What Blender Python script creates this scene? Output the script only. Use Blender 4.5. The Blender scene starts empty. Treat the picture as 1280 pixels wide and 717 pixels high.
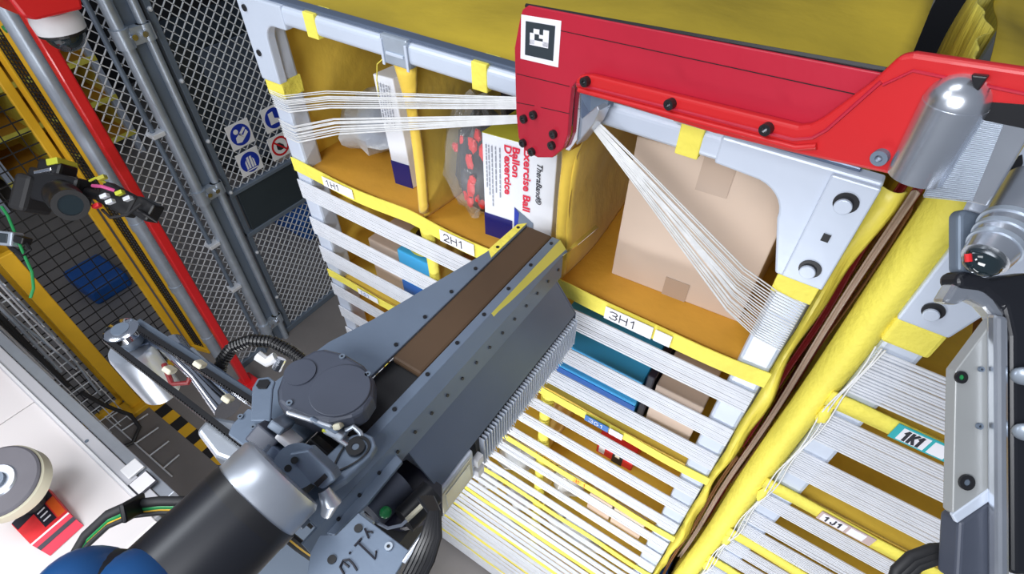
import bpy, bmesh, math, random
from mathutils import Vector, Matrix
random.seed(7)
C = bpy.context.scene.collection
V = Vector
# ------------------------------------------------------------------ camera frame (eye at 0,0,0 while building; the floor is 2.6 m below)
F = 675.0
up = V((5, 668.5, 675)).normalized()
yv = V((637, 676.5, -675)); yv = (yv - up*yv.dot(up)).normalized()
xv = yv.cross(up)
R = Matrix((xv, yv, up))                      # camera vector -> world vector
FLOOR = -2.6
FY = 0.604                                    # plane of the rack fronts
def ray(px, py): return R @ V((px-640, 358.5-py, -F))
def at(px, py, ax, val):                      # point of the world plane  axis = val  seen at a pixel of the photo
    d = ray(px, py); return d*(val/d[ax])
def atd(px, py, d): return ray(px, py)*(d/F)
def onpl(px, py, p0, n):
    d = ray(px, py); return d*(p0.dot(n)/d.dot(n))
X, Y, Z = V((1,0,0)), V((0,1,0)), V((0,0,1))

# ------------------------------------------------------------------ materials
def mat(name, col, rough=.5, metal=0, noise=0, nscale=20, bump=0, bscale=60, alpha=1, trans=0, emit=None, spec=None, stretch=None, sheen=0, coat=0):
    m = bpy.data.materials.new(name); m.use_nodes = True
    nt = m.node_tree; b = nt.nodes['Principled BSDF']
    b.inputs['Base Color'].default_value = (*col, 1)
    b.inputs['Roughness'].default_value = rough; b.inputs['Metallic'].default_value = metal
    if alpha < 1: b.inputs['Alpha'].default_value = alpha
    if trans: b.inputs['Transmission Weight'].default_value = trans
    if spec is not None: b.inputs['Specular IOR Level'].default_value = spec
    if sheen: b.inputs['Sheen Weight'].default_value = sheen
    if coat: b.inputs['Coat Weight'].default_value = coat
    if emit: b.inputs['Emission Color'].default_value = (*emit[0], 1); b.inputs['Emission Strength'].default_value = emit[1]
    tc = None
    def co():
        tc = nt.nodes.new('ShaderNodeTexCoord'); mp = nt.nodes.new('ShaderNodeMapping')
        if stretch: mp.inputs['Scale'].default_value = stretch
        nt.links.new(tc.outputs['Object'], mp.inputs['Vector']); return mp.outputs['Vector']
    if noise:
        n = nt.nodes.new('ShaderNodeTexNoise'); n.inputs['Scale'].default_value = nscale; n.inputs['Detail'].default_value = 5
        nt.links.new(co(), n.inputs['Vector'])
        r = nt.nodes.new('ShaderNodeValToRGB')
        r.color_ramp.elements[0].position = .3; r.color_ramp.elements[1].position = .7
        r.color_ramp.elements[0].color = (*[c*(1-noise) for c in col], 1)
        r.color_ramp.elements[1].color = (*[min(1, c*(1+noise*.6)) for c in col], 1)
        nt.links.new(n.outputs['Fac'], r.inputs['Fac']); nt.links.new(r.outputs['Color'], b.inputs['Base Color'])
    if bump:
        n = nt.nodes.new('ShaderNodeTexNoise'); n.inputs['Scale'].default_value = bscale; n.inputs['Detail'].default_value = 4
        nt.links.new(co(), n.inputs['Vector'])
        bp = nt.nodes.new('ShaderNodeBump'); bp.inputs['Strength'].default_value = bump; bp.inputs['Distance'].default_value = .01
        nt.links.new(n.outputs['Fac'], bp.inputs['Height']); nt.links.new(bp.outputs['Normal'], b.inputs['Normal'])
    return m
M = {}
M['frame'] = mat('painted_grey_frame', (.60,.66,.77), .38, .15, .04, 8, .05, 30)
M['strap'] = mat('bright_yellow_webbing', (.90,.78,.11), .65, 0, .08, 14, .25, 90)
M['fabric'] = mat('yellow_pod_fabric', (.88,.60,.07), .6, 0, .18, 5, .5, 14, sheen=.2)
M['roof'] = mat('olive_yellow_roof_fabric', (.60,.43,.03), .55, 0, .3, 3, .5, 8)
M['side'] = mat('wrinkled_olive_fabric', (.92,.76,.12), .4, 0, .22, 9, .8, 12, stretch=(1,4,.6))
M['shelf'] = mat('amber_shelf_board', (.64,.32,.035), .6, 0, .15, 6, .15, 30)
M['cord'] = mat('white_elastic_cord', (.80,.82,.87), .45, 0, .06, 40, alpha=.8)
M['cordnear'] = mat('pale_elastic_cord', (.72,.72,.72), .45, 0, .1, 60)
M['black'] = mat('black_plastic', (.012,.012,.014), .35)
M['rubber'] = mat('black_rubber', (.018,.018,.02), .6)
M['redm'] = mat('satin_red_plate', (.46,.013,.035), .42, 0, .10, 7, .08, 40)
M['redb'] = mat('bright_red_bracket', (.56,.015,.018), .38, 0, .05, 6, coat=.1)
M['redp'] = mat('red_powder_coat', (.66,.015,.02), .35, 0, coat=.2)
M['alu'] = mat('brushed_aluminium', (.60,.64,.71), .34, .8, .05, 30, .02, 30)
M['alum'] = mat('machined_aluminium', (.68,.71,.77), .27, .9, .08, 25, .02, 20)
M['chrome'] = mat('polished_metal', (.75,.78,.85), .12, 1)
M['toolg'] = mat('blue_grey_anodised_plate', (.18,.23,.31), .38, .35, .10, 6, .05, 40)
M['toolb'] = mat('slate_grey_cover_plate', (.15,.19,.27), .33, .5, .12, 5)
M['cover'] = mat('smoked_grey_cover', (.065,.075,.105), .45, .1, .15, 9)
M['belt'] = mat('brown_conveyor_belt', (.085,.048,.024), .65, 0, .15, 10)
M['bevel'] = mat('yellow_bevel_reflection', (.72,.66,.12), .35, .2, .1, 8)  # yellow reflection on the gripper bevel, put into the base colour
M['arm'] = mat('dark_grey_arm_shell', (.013,.014,.019), .36, .1, .1, 4)
M['blue'] = mat('deep_blue_cap', (.01,.07,.22), .35)
M['white'] = mat('white_plastic', (.82,.82,.84), .4)
M['tag'] = mat('white_label_paper', (.86,.85,.90), .6)
M['ink'] = mat('black_ink', (.02,.02,.03), .6)
M['teal'] = mat('teal_label', (.03,.42,.45), .5)
M['tagb'] = mat('blue_label', (.05,.18,.5), .5)
M['pink'] = mat('pinkish_label', (.55,.42,.40), .5)
M['card'] = mat('tan_cardboard', (.60,.47,.38), .75, 0, .08, 5, .1, 50)
M['cardp'] = mat('pale_cardboard', (.66,.52,.42), .75, 0, .06, 5)
M['cardd'] = mat('brown_cardboard', (.36,.17,.06), .8, 0, .12, 6)
M['tape'] = mat('brown_parcel_tape', (.47,.35,.27), .3)
M['cyan'] = mat('sky_blue_box', (.05,.42,.80), .45, 0, .05, 5)
M['cyand'] = mat('royal_blue_box', (.015,.12,.45), .45)
M['boxw'] = mat('white_carton_print', (.80,.82,.88), .5)
M['navy'] = mat('navy_carton_print', (.01,.012,.16), .4)
M['boxy'] = mat('yellow_green_carton_print', (.50,.46,.05), .45)
M['redink'] = mat('crimson_ink', (.75,.02,.06), .5)
M['grey'] = mat('small_print_grey', (.30,.32,.38), .6)
M['plastic'] = mat('clear_plastic_film', (.85,.88,.9), .06, 0, bump=.7, bscale=22, alpha=.16)
M['plasticm'] = mat('milky_plastic_film', (.80,.82,.84), .12, 0, .2, 12, bump=.9, bscale=25, alpha=.55)
M['darkgoods'] = mat('black_goods', (.015,.015,.03), .4, 0, .3, 20)
M['redgoods'] = mat('red_goods', (.8,.03,.04), .4, 0, .2, 20)
M['galv'] = mat('galvanised_steel', (.46,.52,.60), .38, .5, .12, 20)
M['plate'] = mat('dull_grey_plate', (.36,.37,.37), .42, .2, .05, 8)
M['galvd'] = mat('grey_steel_panel', (.16,.20,.26), .5, .3, .1, 4)
M['slate'] = mat('dark_slate_panel', (.028,.04,.05), .5, 0, .1, 4)
M['wire'] = mat('bright_wire', (.78,.81,.86), .35, .25)
M['bwire'] = mat('black_wire', (.012,.012,.012), .5)
M['ypaint'] = mat('yellow_safety_paint', (.78,.44,.02), .45, 0, .08, 10)
M['signb'] = mat('sign_blue', (.01,.035,.38), .4)
M['signr'] = mat('sign_red', (.6,.01,.02), .4)
M['table'] = mat('white_laminate', (.80,.76,.76), .35, 0, .02, 4)
M['rail'] = mat('pale_anodised_rail', (.66,.66,.70), .4, .3)
M['cream'] = mat('cream_foam', (.72,.68,.52), .7)
M['padg'] = mat('grey_pad_face', (.13,.125,.145), .6, 0, .08, 12)
M['green'] = mat('green_cable', (.02,.28,.08), .4)
M['ycab'] = mat('yellow_green_cable', (.62,.66,.05), .4)
M['orange'] = mat('orange_terminal', (.85,.13,.02), .4)
M['magenta'] = mat('pink_cable', (.8,.12,.35), .4)
M['glass'] = mat('dark_lens_glass', (.01,.02,.025), .05, 0, coat=1)
M['maroon'] = mat('maroon_goods', (.22,.01,.012), .5)
M['bluebin'] = mat('blue_tote_plastic', (.01,.09,.35), .45)
M['floor'] = mat('grey_concrete', (.20,.185,.18), .55, 0, .15, 3, .05, 20)
M['wallm'] = mat('dark_wall_paint', (.05,.05,.055), .8, 0, .1, 2)

# ------------------------------------------------------------------ mesh builder
class MB:
    def __init__(s): s.v=[]; s.f=[]; s.m=[]
    def add(s, vs, fs, mi=0):
        o=len(s.v); s.v += [V(v) for v in vs]; s.f += [tuple(i+o for i in f) for f in fs]; s.m += [mi]*len(fs); return s
    def box(s, a, b, mi=0):
        x0,y0,z0=[min(a[i],b[i]) for i in range(3)]; x1,y1,z1=[max(a[i],b[i]) for i in range(3)]
        return s.add([(x0,y0,z0),(x1,y0,z0),(x1,y1,z0),(x0,y1,z0),(x0,y0,z1),(x1,y0,z1),(x1,y1,z1),(x0,y1,z1)],
            [(0,3,2,1),(4,5,6,7),(0,1,5,4),(1,2,6,5),(2,3,7,6),(3,0,4,7)], mi)
    def obox(s, c, ax, ay, az, mi=0):           # centre and three half vectors
        c=V(c); vs=[c+ax*i+ay*j+az*k for k in(-1,1) for j in(-1,1) for i in(-1,1)]
        return s.add(vs,[(0,2,3,1),(4,5,7,6),(0,1,5,4),(1,3,7,5),(3,2,6,7),(2,0,4,6)],mi)
    def prism(s, pts, d, mi=0):                 # polygon pushed along vector d
        n=len(pts); d=V(d); vs=[V(p) for p in pts]+[V(p)+d for p in pts]
        return s.add(vs,[tuple(range(n))[::-1], tuple(range(n,2*n))]+[(i,(i+1)%n,n+(i+1)%n,n+i) for i in range(n)],mi)
    def tube(s, pts, r, n=8, mi=0, cap=True):
        pts=[V(p) for p in pts]; rs = r if isinstance(r,(list,tuple)) else [r]*len(pts)
        vs=[]; fs=[]; a=None
        for i,p in enumerate(pts):
            t=(pts[min(i+1,len(pts)-1)]-pts[max(i-1,0)]).normalized()
            if a is None: a = t.orthogonal().normalized()
            a=(a-t*a.dot(t)).normalized(); b=t.cross(a)
            vs += [p+(a*math.cos(2*math.pi*k/n)+b*math.sin(2*math.pi*k/n))*rs[i] for k in range(n)]
        for i in range(len(pts)-1):
            for k in range(n): fs.append((i*n+k,i*n+(k+1)%n,(i+1)*n+(k+1)%n,(i+1)*n+k))
        if cap: fs += [tuple(range(n))[::-1], tuple(range((len(pts)-1)*n,len(pts)*n))]
        return s.add(vs,fs,mi)
    def ring(s, c, nrm, r0, r1, h, n=40, mi=0): # flat annulus of height h
        c=V(c); nrm=V(nrm).normalized(); a=nrm.orthogonal().normalized(); b=nrm.cross(a); vs=[]; fs=[]
        for k in range(n):
            e=a*math.cos(2*math.pi*k/n)+b*math.sin(2*math.pi*k/n)
            vs += [c+e*r0, c+e*r1, c+e*r1+nrm*h, c+e*r0+nrm*h]
        for k in range(n):
            q=(k+1)%n
            for j in range(4): fs.append((k*4+j,k*4+(j+1)%4,q*4+(j+1)%4,q*4+j))
        return s.add(vs,fs,mi)
    def grid(s, fn, nu, nv, mi=0, thick=None):
        vs=[V(fn(i/nu,j/nv)) for j in range(nv+1) for i in range(nu+1)]
        fs=[(j*(nu+1)+i,j*(nu+1)+i+1,(j+1)*(nu+1)+i+1,(j+1)*(nu+1)+i) for j in range(nv) for i in range(nu)]
        return s.add(vs,fs,mi)
    def ball(s, c, rx, ry=None, rz=None, n=16, mi=0, jit=0):
        c=V(c); ry=ry or rx; rz=rz or rx; vs=[]; fs=[]; h=n//2
        for j in range(h+1):
            for i in range(n):
                th=math.pi*j/h; ph=2*math.pi*i/n
                q=1+(random.uniform(-jit,jit) if 0<j<h else 0)
                vs.append(c+V((rx*math.sin(th)*math.cos(ph)*q, ry*math.sin(th)*math.sin(ph)*q, rz*math.cos(th)*q)))
        for j in range(h):
            for i in range(n): fs.append((j*n+i,j*n+(i+1)%n,(j+1)*n+(i+1)%n,(j+1)*n+i))
        return s.add(vs,fs,mi)
def origin(par):
    o = V((0,0,0))
    while par is not None: o += par.location; par = par.parent
    return o
def part(name, mb, m, parent=None, smooth=False, bev=0, solid=0, segs=2, label=None, sub=0):
    me=bpy.data.meshes.new(name); o=origin(parent)
    me.from_pydata([v-o for v in mb.v],[],mb.f)
    for q in (m if isinstance(m,(list,tuple)) else [m]): me.materials.append(M[q] if isinstance(q,str) else q)
    me.polygons.foreach_set('material_index', mb.m)
    bm=bmesh.new(); bm.from_mesh(me); bmesh.ops.recalc_face_normals(bm, faces=bm.faces); bm.to_mesh(me); bm.free()
    if smooth:
        me.polygons.foreach_set('use_smooth',[True]*len(me.polygons))
        try: me.set_sharp_from_angle(angle=math.radians(38))
        except Exception: pass
    ob=bpy.data.objects.new(name,me); C.objects.link(ob); ob.parent=parent
    if solid: md=ob.modifiers.new('s','SOLIDIFY'); md.thickness=solid; md.offset=0
    if bev: md=ob.modifiers.new('b','BEVEL'); md.width=bev; md.segments=segs; md.limit_method='ANGLE'
    if sub: md=ob.modifiers.new('u','SUBSURF'); md.levels=sub; md.render_levels=sub
    if label: ob['label']=label
    return ob
def tag(o, label, cat, group=None):
    o['label']=label; o['category']=cat
    if group: o['group']=group
    return o
def thing(name, label, cat, loc=(0,0,0), group=None):
    o=bpy.data.objects.new(name,None); C.objects.link(o); o.location=loc; o.empty_display_size=.05
    return tag(o,label,cat,group)
def single(name, mb, m, label, cat, group=None, loc=None, **k):   # a thing that is one mesh; its origin at its base
    o=part(name,mb,m,None,**k)
    lo=V([min(v[i] for v in mb.v) for i in range(3)]); hi=V([max(v[i] for v in mb.v) for i in range(3)])
    c=V(((lo.x+hi.x)/2,(lo.y+hi.y)/2,lo.z))
    o.data.transform(Matrix.Translation(-c)); o.location=c
    return tag(o,label,cat,group)
def struct(name, mb, m, parent=None, **k):
    o=part(name,mb,m,parent,**k)
    if parent is None: o['kind']='structure'
    return o
def dup(root, delta, label, group=None, skip=()):
    def cp(o,par):
        c=o.copy(); C.objects.link(c); c.parent=par
        for ch in list(o.children):
            if ch.name.split('.')[0] in skip: continue
            cp(ch,c)
        return c
    r=cp(root,None); r.location=V(root.location)+V(delta); r['label']=label
    if group: r['group']=group
    return r
def text(name, s, size, org, dx, dy, m, parent, squash=1, ext=.0004, bold=0, shear=0, fit=None):
    cu=bpy.data.curves.new('t','FONT'); cu.body=s; cu.size=size; cu.extrude=ext; cu.offset=bold; cu.shear=shear; cu.resolution_u=3
    to=bpy.data.objects.new('t',cu); C.objects.link(to)
    bpy.context.view_layer.update()
    me=bpy.data.meshes.new_from_object(to.evaluated_get(bpy.context.evaluated_depsgraph_get()))
    bpy.data.objects.remove(to)
    if fit: squash=fit/max(v.co.x for v in me.vertices)
    dx=V(dx).normalized(); dy=V(dy).normalized(); dz=dx.cross(dy); o=V(org)-origin(parent)
    for v in me.vertices: v.co = o+dx*(v.co.x*squash)+dy*v.co.y+dz*v.co.z
    me.materials.clear(); me.materials.append(M[m])
    ob=bpy.data.objects.new(name,me); C.objects.link(ob); ob.parent=parent; me.name=name
    return ob
def bolt(parent, c, nrm, r=.006, h=.005, m='black', inner='chrome', name='bolt'):
    nrm=V(nrm).normalized(); c=V(c)
    mb=MB().ring(c, nrm, r*.45, r, h, 20); mb.tube([c,c+nrm*h*.4],r*.5,6,1)
    return part(name, mb, [m,inner], parent)

GL={'1':[[(.15,.78),(.5,1),(.5,0)]],'2':[[(0,.78),(.2,1),(.75,1),(.95,.78),(.95,.6),(0,0),(1,0)]],'3':[[(0,.9),(.3,1),(.8,1),(1,.78),(.8,.55),(.4,.52)],[(.8,.53),(1,.28),(.8,0),(.25,0),(0,.12)]],
 'H':[[(0,0),(0,1)],[(1,0),(1,1)],[(0,.52),(1,.52)]],'K':[[(0,0),(0,1)],[(.95,1),(.02,.42)],[(.3,.58),(1,0)]],'J':[[(.8,1),(.8,.25),(.6,0),(.25,0),(.05,.25)]],
 'G':[[(.95,.8),(.7,1),(.3,1),(.02,.7),(.02,.3),(.3,0),(.7,0),(.97,.2),(.97,.48),(.55,.48)]],'F':[[(0,0),(0,1),(.95,1)],[(0,.52),(.8,.52)]]}
def label_text(str_, x, y, z, w, h, m, parent, th=.13):
    mb=MB(); n=len(str_); cw=w/(n-.25)
    for i,ch in enumerate(str_):
        for st_ in GL[ch]:
            P=[(x+cw*i+cw*.72*a, z+h*b) for a,b in st_]
            for (ax_,az_),(bx_,bz_) in zip(P[:-1],P[1:]):
                d=V((bx_-ax_,0,bz_-az_)); L=d.length; d/=L; nn=V((-d.z,0,d.x))*(h*th/2); e=d*(h*th/2)
                a=V((ax_,y,az_))-e; b=V((bx_,y,bz_))+e
                mb.prism([a-nn,b-nn,b+nn,a+nn],(0,-.0003-.00003*len(mb.f)/6%.0002,0))
    return part('lettering',mb,m,parent)

# ================================================================== SETTING
struct('floor', MB().box((-6.5,-2.5,FLOOR-.05),(2.5,5,FLOOR)), 'floor')
struct('wall_back', MB().box((-6.5,5,FLOOR),(2.5,5.1,1.2)), 'wallm')
struct('wall_left', MB().box((-6.6,-2.5,FLOOR),(-6.5,5,1.2)), 'wallm')

# hazard tape on the floor
def tape_():
    ns=18; x0,x1=-2.58,-1.3; y0,y1=.250,.315
    m=MB()
    for i in range(ns):
        a=x0+(x1-x0)*i/ns; b=x0+(x1-x0)*(i+1)/ns; k=.0
        m.prism([(a,y0,FLOOR+.0005),(b,y0,FLOOR+.0005),(b+k,y1,FLOOR+.0005),(a+k,y1,FLOOR+.0005)],(0,0,.002),i%2)
    single('floor_tape', m, ['ypaint','black'], 'black and yellow striped hazard tape stuck on the grey floor', 'tape')
tape_()

# ================================================================== STORAGE PODS
def cordstrip(x0,x1,zc,w,y,n,sag=0.0,wob=.0015,segs=6,tight=.40):
    m=MB(); p=w/n
    for i in range(n):
        z=zc+w/2-p*(i+.5); ph=random.uniform(0,6); a0=random.uniform(-wob,wob)
        hh=p*tight
        pts=[]
        for k in range(segs+1):
            t=k/segs; x=x0+(x1-x0)*t
            zz=z-sag*4*t*(1-t)+a0*math.sin(math.pi*t)+wob*.4*math.sin(ph+t*5)
            pts.append((x,zz))
        vs=[]; fs=[]
        for (x,zz) in pts: vs += [(x,y-.0012,zz-hh),(x,y-.0012,zz+hh),(x,y+.0012,zz+hh),(x,y+.0012,zz-hh)]
        for k in range(segs):
            for j in range(4): fs.append((k*4+j,k*4+(j+1)%4,(k+1)*4+(j+1)%4,(k+1)*4+j))
        fs += [(0,1,2,3),tuple(segs*4+j for j in (3,2,1,0))]
        m.add(vs,fs)
    return m
def strap(x0,x1,z0,z1,y,sag=.006,segs=20,t=.006):
    m=MB()
    def top(u,v): 
        x=x0+(x1-x0)*u; s=-sag*math.sin(math.pi*((x-x0)/((x1-x0)/3) % 1))
        return (x, y+.0015*math.sin(u*25), (z1+(z0-z1)*v)+s)
    m.grid(top,segs*2,2)
    return m
XL, XR = -.99, .057
ZT = -.318
DIV = (-.615,-.305)

pod = thing('storage_pod','tall yellow fabric storage pod with white posts that both robot tools reach into','storage pod',(-.466,FY,FLOOR))
# roof fabric, sagging and wrinkled
def rf(u,v):
    x=XL+.01+(XR-XL-.02)*u; y=FY+.02+1.0*v
    s=-.022*math.sin(math.pi*u)*math.sin(math.pi*min(1,v*1.1))+.012*math.sin(u*9-v*7)*min(1,v*4)
    return (x,y,ZT-.012-s+.012*math.sin(x*11+y*6)*v+.006*math.sin(x*29+y*17)*v+.01*v)
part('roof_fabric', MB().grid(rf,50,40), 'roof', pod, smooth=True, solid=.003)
# frame: posts
def zX(px,py): p=at(px,py,1,FY); return p
lp = MB().box((XL,FY,FLOOR+.05),(XL+.048,FY+.045,ZT-.02)); part('post', lp,'frame',pod,bev=.006)
rp = MB().box((XR-.046,FY,FLOOR+.05),(XR,FY+.045,ZT-.02)); part('post', rp,'frame',pod,bev=.006)
part('post', MB().box((XL,FY+.98,FLOOR+.14),(XL+.048,FY+1.02,ZT-.02)),'frame',pod,bev=.006)
part('post', MB().box((XR-.046,FY+.98,FLOOR+.14),(XR,FY+1.02,ZT-.02)),'frame',pod,bev=.006)
# beam
part('top_beam', MB().box((XL+.05,FY-.004,ZT-.034),(XR-.05,FY+.03,ZT)),'frame',pod,bev=.009,segs=4)
part('edge_trim', MB().box((XL+.02,FY+.002,ZT+.0005),(XR-.02,FY+.022,ZT+.007)),'toolb',pod,bev=.002)
part('top_beam', MB().box((XL+.05,FY+.985,ZT-.040),(XR-.05,FY+1.015,ZT)),'frame',pod,bev=.01)
# gussets (cast corner plates)
def gusset(side):
    def P(x,z): return (x,FY-.006,z)
    m=MB()
    if side<0:
        o=[(XL-.002,ZT+.002),(XL+.12,ZT+.001),(XL+.12,ZT-.040)]
        for k in range(9):
            a=math.pi/2*k/8; o.append((XL+.086-.030*math.sin(a)*1.0, ZT-.040-.035*(1-math.cos(a))))
        o += [(XL+.052,ZT-.155),(XL-.002,ZT-.155)]
    else:
        o=[(XR+.004,ZT+.002),(XR-.165,ZT+.001),(XR-.165,ZT-.034)]
        for k in range(9):
            a=math.pi/2*k/8; o.append((XR-.118+.042*math.sin(a), ZT-.037-.042*(1-math.cos(a))))
        o += [(XR-.052,ZT-.155),(XR+.004,ZT-.155)]
    m.prism([P(*q) for q in o],(0,.02,0))
    return m
for s in (-1,1):
    g=part('corner_bracket',gusset(s),'frame',pod,bev=.003)
    if s>0:
        part('mounting_plate', MB().box((XR-.044,FY-.012,ZT-.150),(XR+.004,FY-.006,ZT-.002)),'frame',g,bev=.002)
        for z in (-.028,-.125):
            part('bolt_hole', MB().tube([(XR-.019,FY-.0135,ZT+z),(XR-.019,FY-.011,ZT+z)],.0125,24),'black',g)
            part('bolt_head', MB().tube([(XR-.020,FY-.017,ZT+z-.004),(XR-.020,FY-.012,ZT+z-.004)],.009,20),'frame',g,bev=.001)
        part('bolt_hole', MB().box((XR-.024,FY-.0135,ZT-.082),(XR-.016,FY-.011,ZT-.072)),'black',g)
    else:
        for z in (-.02,-.10):
            part('bolt_hole', MB().tube([(XL+.018,FY-.0085,ZT+z),(XL+.018,FY-.005,ZT+z)],.006,16),'black',g)
# beam clip
bc=part('beam_clip', MB().box((-.640,FY-.0065,ZT-.040),(-.585,FY+.028,ZT+.005)),'galv',pod,bev=.003)
part('clip_rib', MB().box((-.630,FY-.009,ZT-.024),(-.594,FY-.0062,ZT-.019)).box((-.640,FY-.009,ZT-.042),(-.635,FY-.0062,ZT-.002)).box((-.590,FY-.009,ZT-.042),(-.585,FY-.0062,ZT-.002)),'frame',bc,bev=.001)
# yellow wraps round the beam and the posts
def wrap(x0,x1,z0,z1,y0=FY-.0052,y1=FY+.032):
    part('yellow_wrap', MB().box((x0,y0,z0),(x1,y1,z1)),'strap',pod,bev=.0015)
wrap(-.815,-.788,ZT-.038,ZT+.003); wrap(-.467,-.440,ZT-.038,ZT+.003); wrap(-.157,-.128,ZT-.038,ZT+.003)
wrap(XL-.001,XL+.050,-.505,-.47,FY-.0015,FY+.047); wrap(XR-.048,XR+.002,-.505,-.472,FY-.0015,FY+.047)
part('tape_patch', MB().prism([(-.166,FY-.0088,ZT+.004),(-.128,FY-.0088,ZT+.004),(-.128,FY+.06,ZT+.02),(-.166,FY+.06,ZT+.02)],(0,0,.0006)),'tape',pod)
# floors of the rows
LV=[-.650,-.990,-1.290,-1.56,-1.80,-2.02,-2.22,-2.42]
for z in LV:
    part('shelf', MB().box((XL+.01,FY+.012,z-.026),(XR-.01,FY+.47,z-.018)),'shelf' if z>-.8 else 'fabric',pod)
# side, back and divider fabric
def sheet(x,y0,y1,z0,z1,amp=.004,f=1.0):
    return MB().grid(lambda u,v:(x+amp*math.sin(u*7*f+v*3)+amp*.6*math.sin(v*9+u*2), y0+(y1-y0)*u, z0+(z1-z0)*v),24,30)
part('side_fabric', sheet(XL+.012,FY+.03,FY+.99,FLOOR+.15,ZT-.03),'fabric',pod,smooth=True,solid=.003)
part('side_fabric', sheet(XR-.012,FY+.03,FY+.99,FLOOR+.15,ZT-.03),'fabric',pod,smooth=True,solid=.003)
part('back_fabric', MB().grid(lambda u,v:(XL+.015+(XR-XL-.03)*u, FY+.47+.006*math.sin(u*23)+.004*math.sin(v*21), FLOOR+.15+(ZT-.05-FLOOR-.15)*v),60,60),'fabric',pod,smooth=True,solid=.003)
tops=[ZT-.036]+[z-.03 for z in LV[:-1]]
for r,z in enumerate(LV):
    for k,xd in enumerate(DIV):
        if r in (1,) and k==1: continue
        dv=part('divider', sheet(xd,FY+.01,FY+.465,z-.02,tops[r],.006),'fabric',pod,smooth=True,solid=.003)
        # front edge of the divider: soft yellow column that narrows in the middle
        def colf(u,v,xd=xd,z=z,t=tops[r]):
            h=(t-z); w=(.009+.016*max(0,v-.75)/.25) if r==0 else .013+.008*abs(2*v-1)**3; a=math.pi*(u-.5)*2
            bend=.010*math.sin(math.pi*v)
            return (xd+bend*(1 if xd<-.5 else -1)*.6+w*math.sin(a/2*1.0)*1.0, FY+.016-.012*math.cos(a/2), z+h*v)
        part('divider_edge', MB().grid(colf,8,14),'strap' if r else 'fabric',dv,smooth=True,solid=.003)
# yellow front straps and labels
LBL=MB
def labelplate(par,s,x0,x1,z0,z1,y,bg='tag',ink='ink',size=None,code=True):
    m=MB().box((x0,y,z0),(x1,y+.0012,z1)); lb=part('label',m,bg,par)
    size=size or (z1-z0)*1.05
    label_text(s,x0+.010,y-.0003,z0+(z1-z0)*.22,(z1-z0)*1.75,(z1-z0)*.58,ink,lb,.11)
    return lb
for r,z in enumerate(LV):
    w=.034 if r==0 else .026
    st=part('front_strap', strap(XL+.004,XR+.004,z-w,z,FY-.003,.008 if r==0 else .004),'strap',pod,solid=.002)
    if r==0:
        labelplate(st,'1H1',-.885,-.795,z-.034,z-.010,FY-.009)
        labelplate(st,'2H1',-.560,-.478,z-.036,z-.008,FY-.009)
        labelplate(st,'3H1',-.205,-.120,z-.038,z-.010,FY-.009)
        part('code_patch', MB().box((-.116,FY-.009,z-.037),(-.088,FY-.0078,z-.011)),'tag',st)
    if r==1:
        labelplate(st,'1G1',-.870,-.80,z-.022,z-.004,FY-.009,'tag','tagb')
        labelplate(st,'3G1',-.205,-.150,z-.026,z-.006,FY-.009,'tagb','tag')
        part('code_patch', MB().box((-.148,FY-.009,z-.026),(-.118,FY-.0078,z-.006)),'tag',st)
    if r==2:
        label_text('3F1',-.205,FY-.0065,z-.022,.036,.016,'orange',st)
# cord strips
def strips(z_hi,z_lo,fr,par,x0,x1,n,w,mname='cord'):
    h=z_hi-z_lo
    for f_ in fr:
        part('elastic_band', cordstrip(x0,x1,z_hi-h*f_,w,FY-.0035-random.random()*.001,n,sag=random.uniform(-.001,.004)),mname,par)
bounds=list(zip(LV[:-1],LV[1:]))
for i,(a,b) in enumerate(bounds):
    a2=a-.03
    fr=(.17,.52,.82) if i==0 else ((.16,.5,.84) if i<3 else (.14,.40,.66,.9))
    strips(a2,b,fr,pod,XL+.003,XR-.002,10 if i<2 else 8,.052 if i==0 else (.045 if i<3 else .034))
strips(LV[-1]-.03,FLOOR+.04,(.2,.5,.8),pod,XL+.003,XR-.002,6,.04)
# pod base with feet
part('base_tray', MB().box((XL,FY,FLOOR+.02),(XR,FY+1.02,FLOOR+.05)),'frame',pod,bev=.006)
for x in (XL+.04,XR-.04):
    for y in (FY+.04,FY+.98):
        part('foot', MB().tube([(x,y,FLOOR),(x,y,FLOOR+.02)],.025,16),'galv',pod)

# the top-row bands pulled aside by the hook
hl=at(648,139,1,FY-.016); hr=at(738,150,1,FY-.016)
def pulled(idx,zl,zr,hz,n,lw,rw,hw):
    m=MB()
    for i in range(n):
        t=(i+.5)/n-.5; j=random.uniform(-.0015,.0015)
        pts=[(XL+.004,FY-.002,zl-t*lw),(XL+.05,FY-.004,zl-t*lw*.98+j),(XL+.2,FY-.013,zl+(hz-zl)*.33-t*(lw*.8+hw*.2)+j),
             (hl.x,FY-.016,hz-t*hw),(hr.x,FY-.016+idx*.002,hr.z-t*hw*.9-.004*idx)]
        for k in (.3,.6,.85): 
            pts.append((hr.x+(XR-.045-hr.x)*k, FY-.016, hr.z+(zr-hr.z)*k - t*(hw+(rw-hw)*k)+j))
        pts += [(XR-.04,FY-.003,zr-t*rw),(XR-.002,FY-.002,zr-t*rw-.006)]
        m.tube(pts,.0010,5)
    part('elastic_band',m,'cordnear',pod,smooth=True)
pulled(0,at(350,126,1,FY).z, at(985,385,1,FY).z, hl.z+.012,10,.040,.050,.018)
pulled(1,at(366,165,1,FY).z, at(968,402,1,FY).z-.012, hl.z-.012,12,.044,.055,.012)
# loose thread hanging in the first bin
part('loose_thread', MB().tube([(-.665,FY+.02,-.365),(-.684,FY+.02,-.38),(-.692,FY+.02,-.41),(-.694,FY+.02,-.44)],.001,5),'strap',pod)

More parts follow.
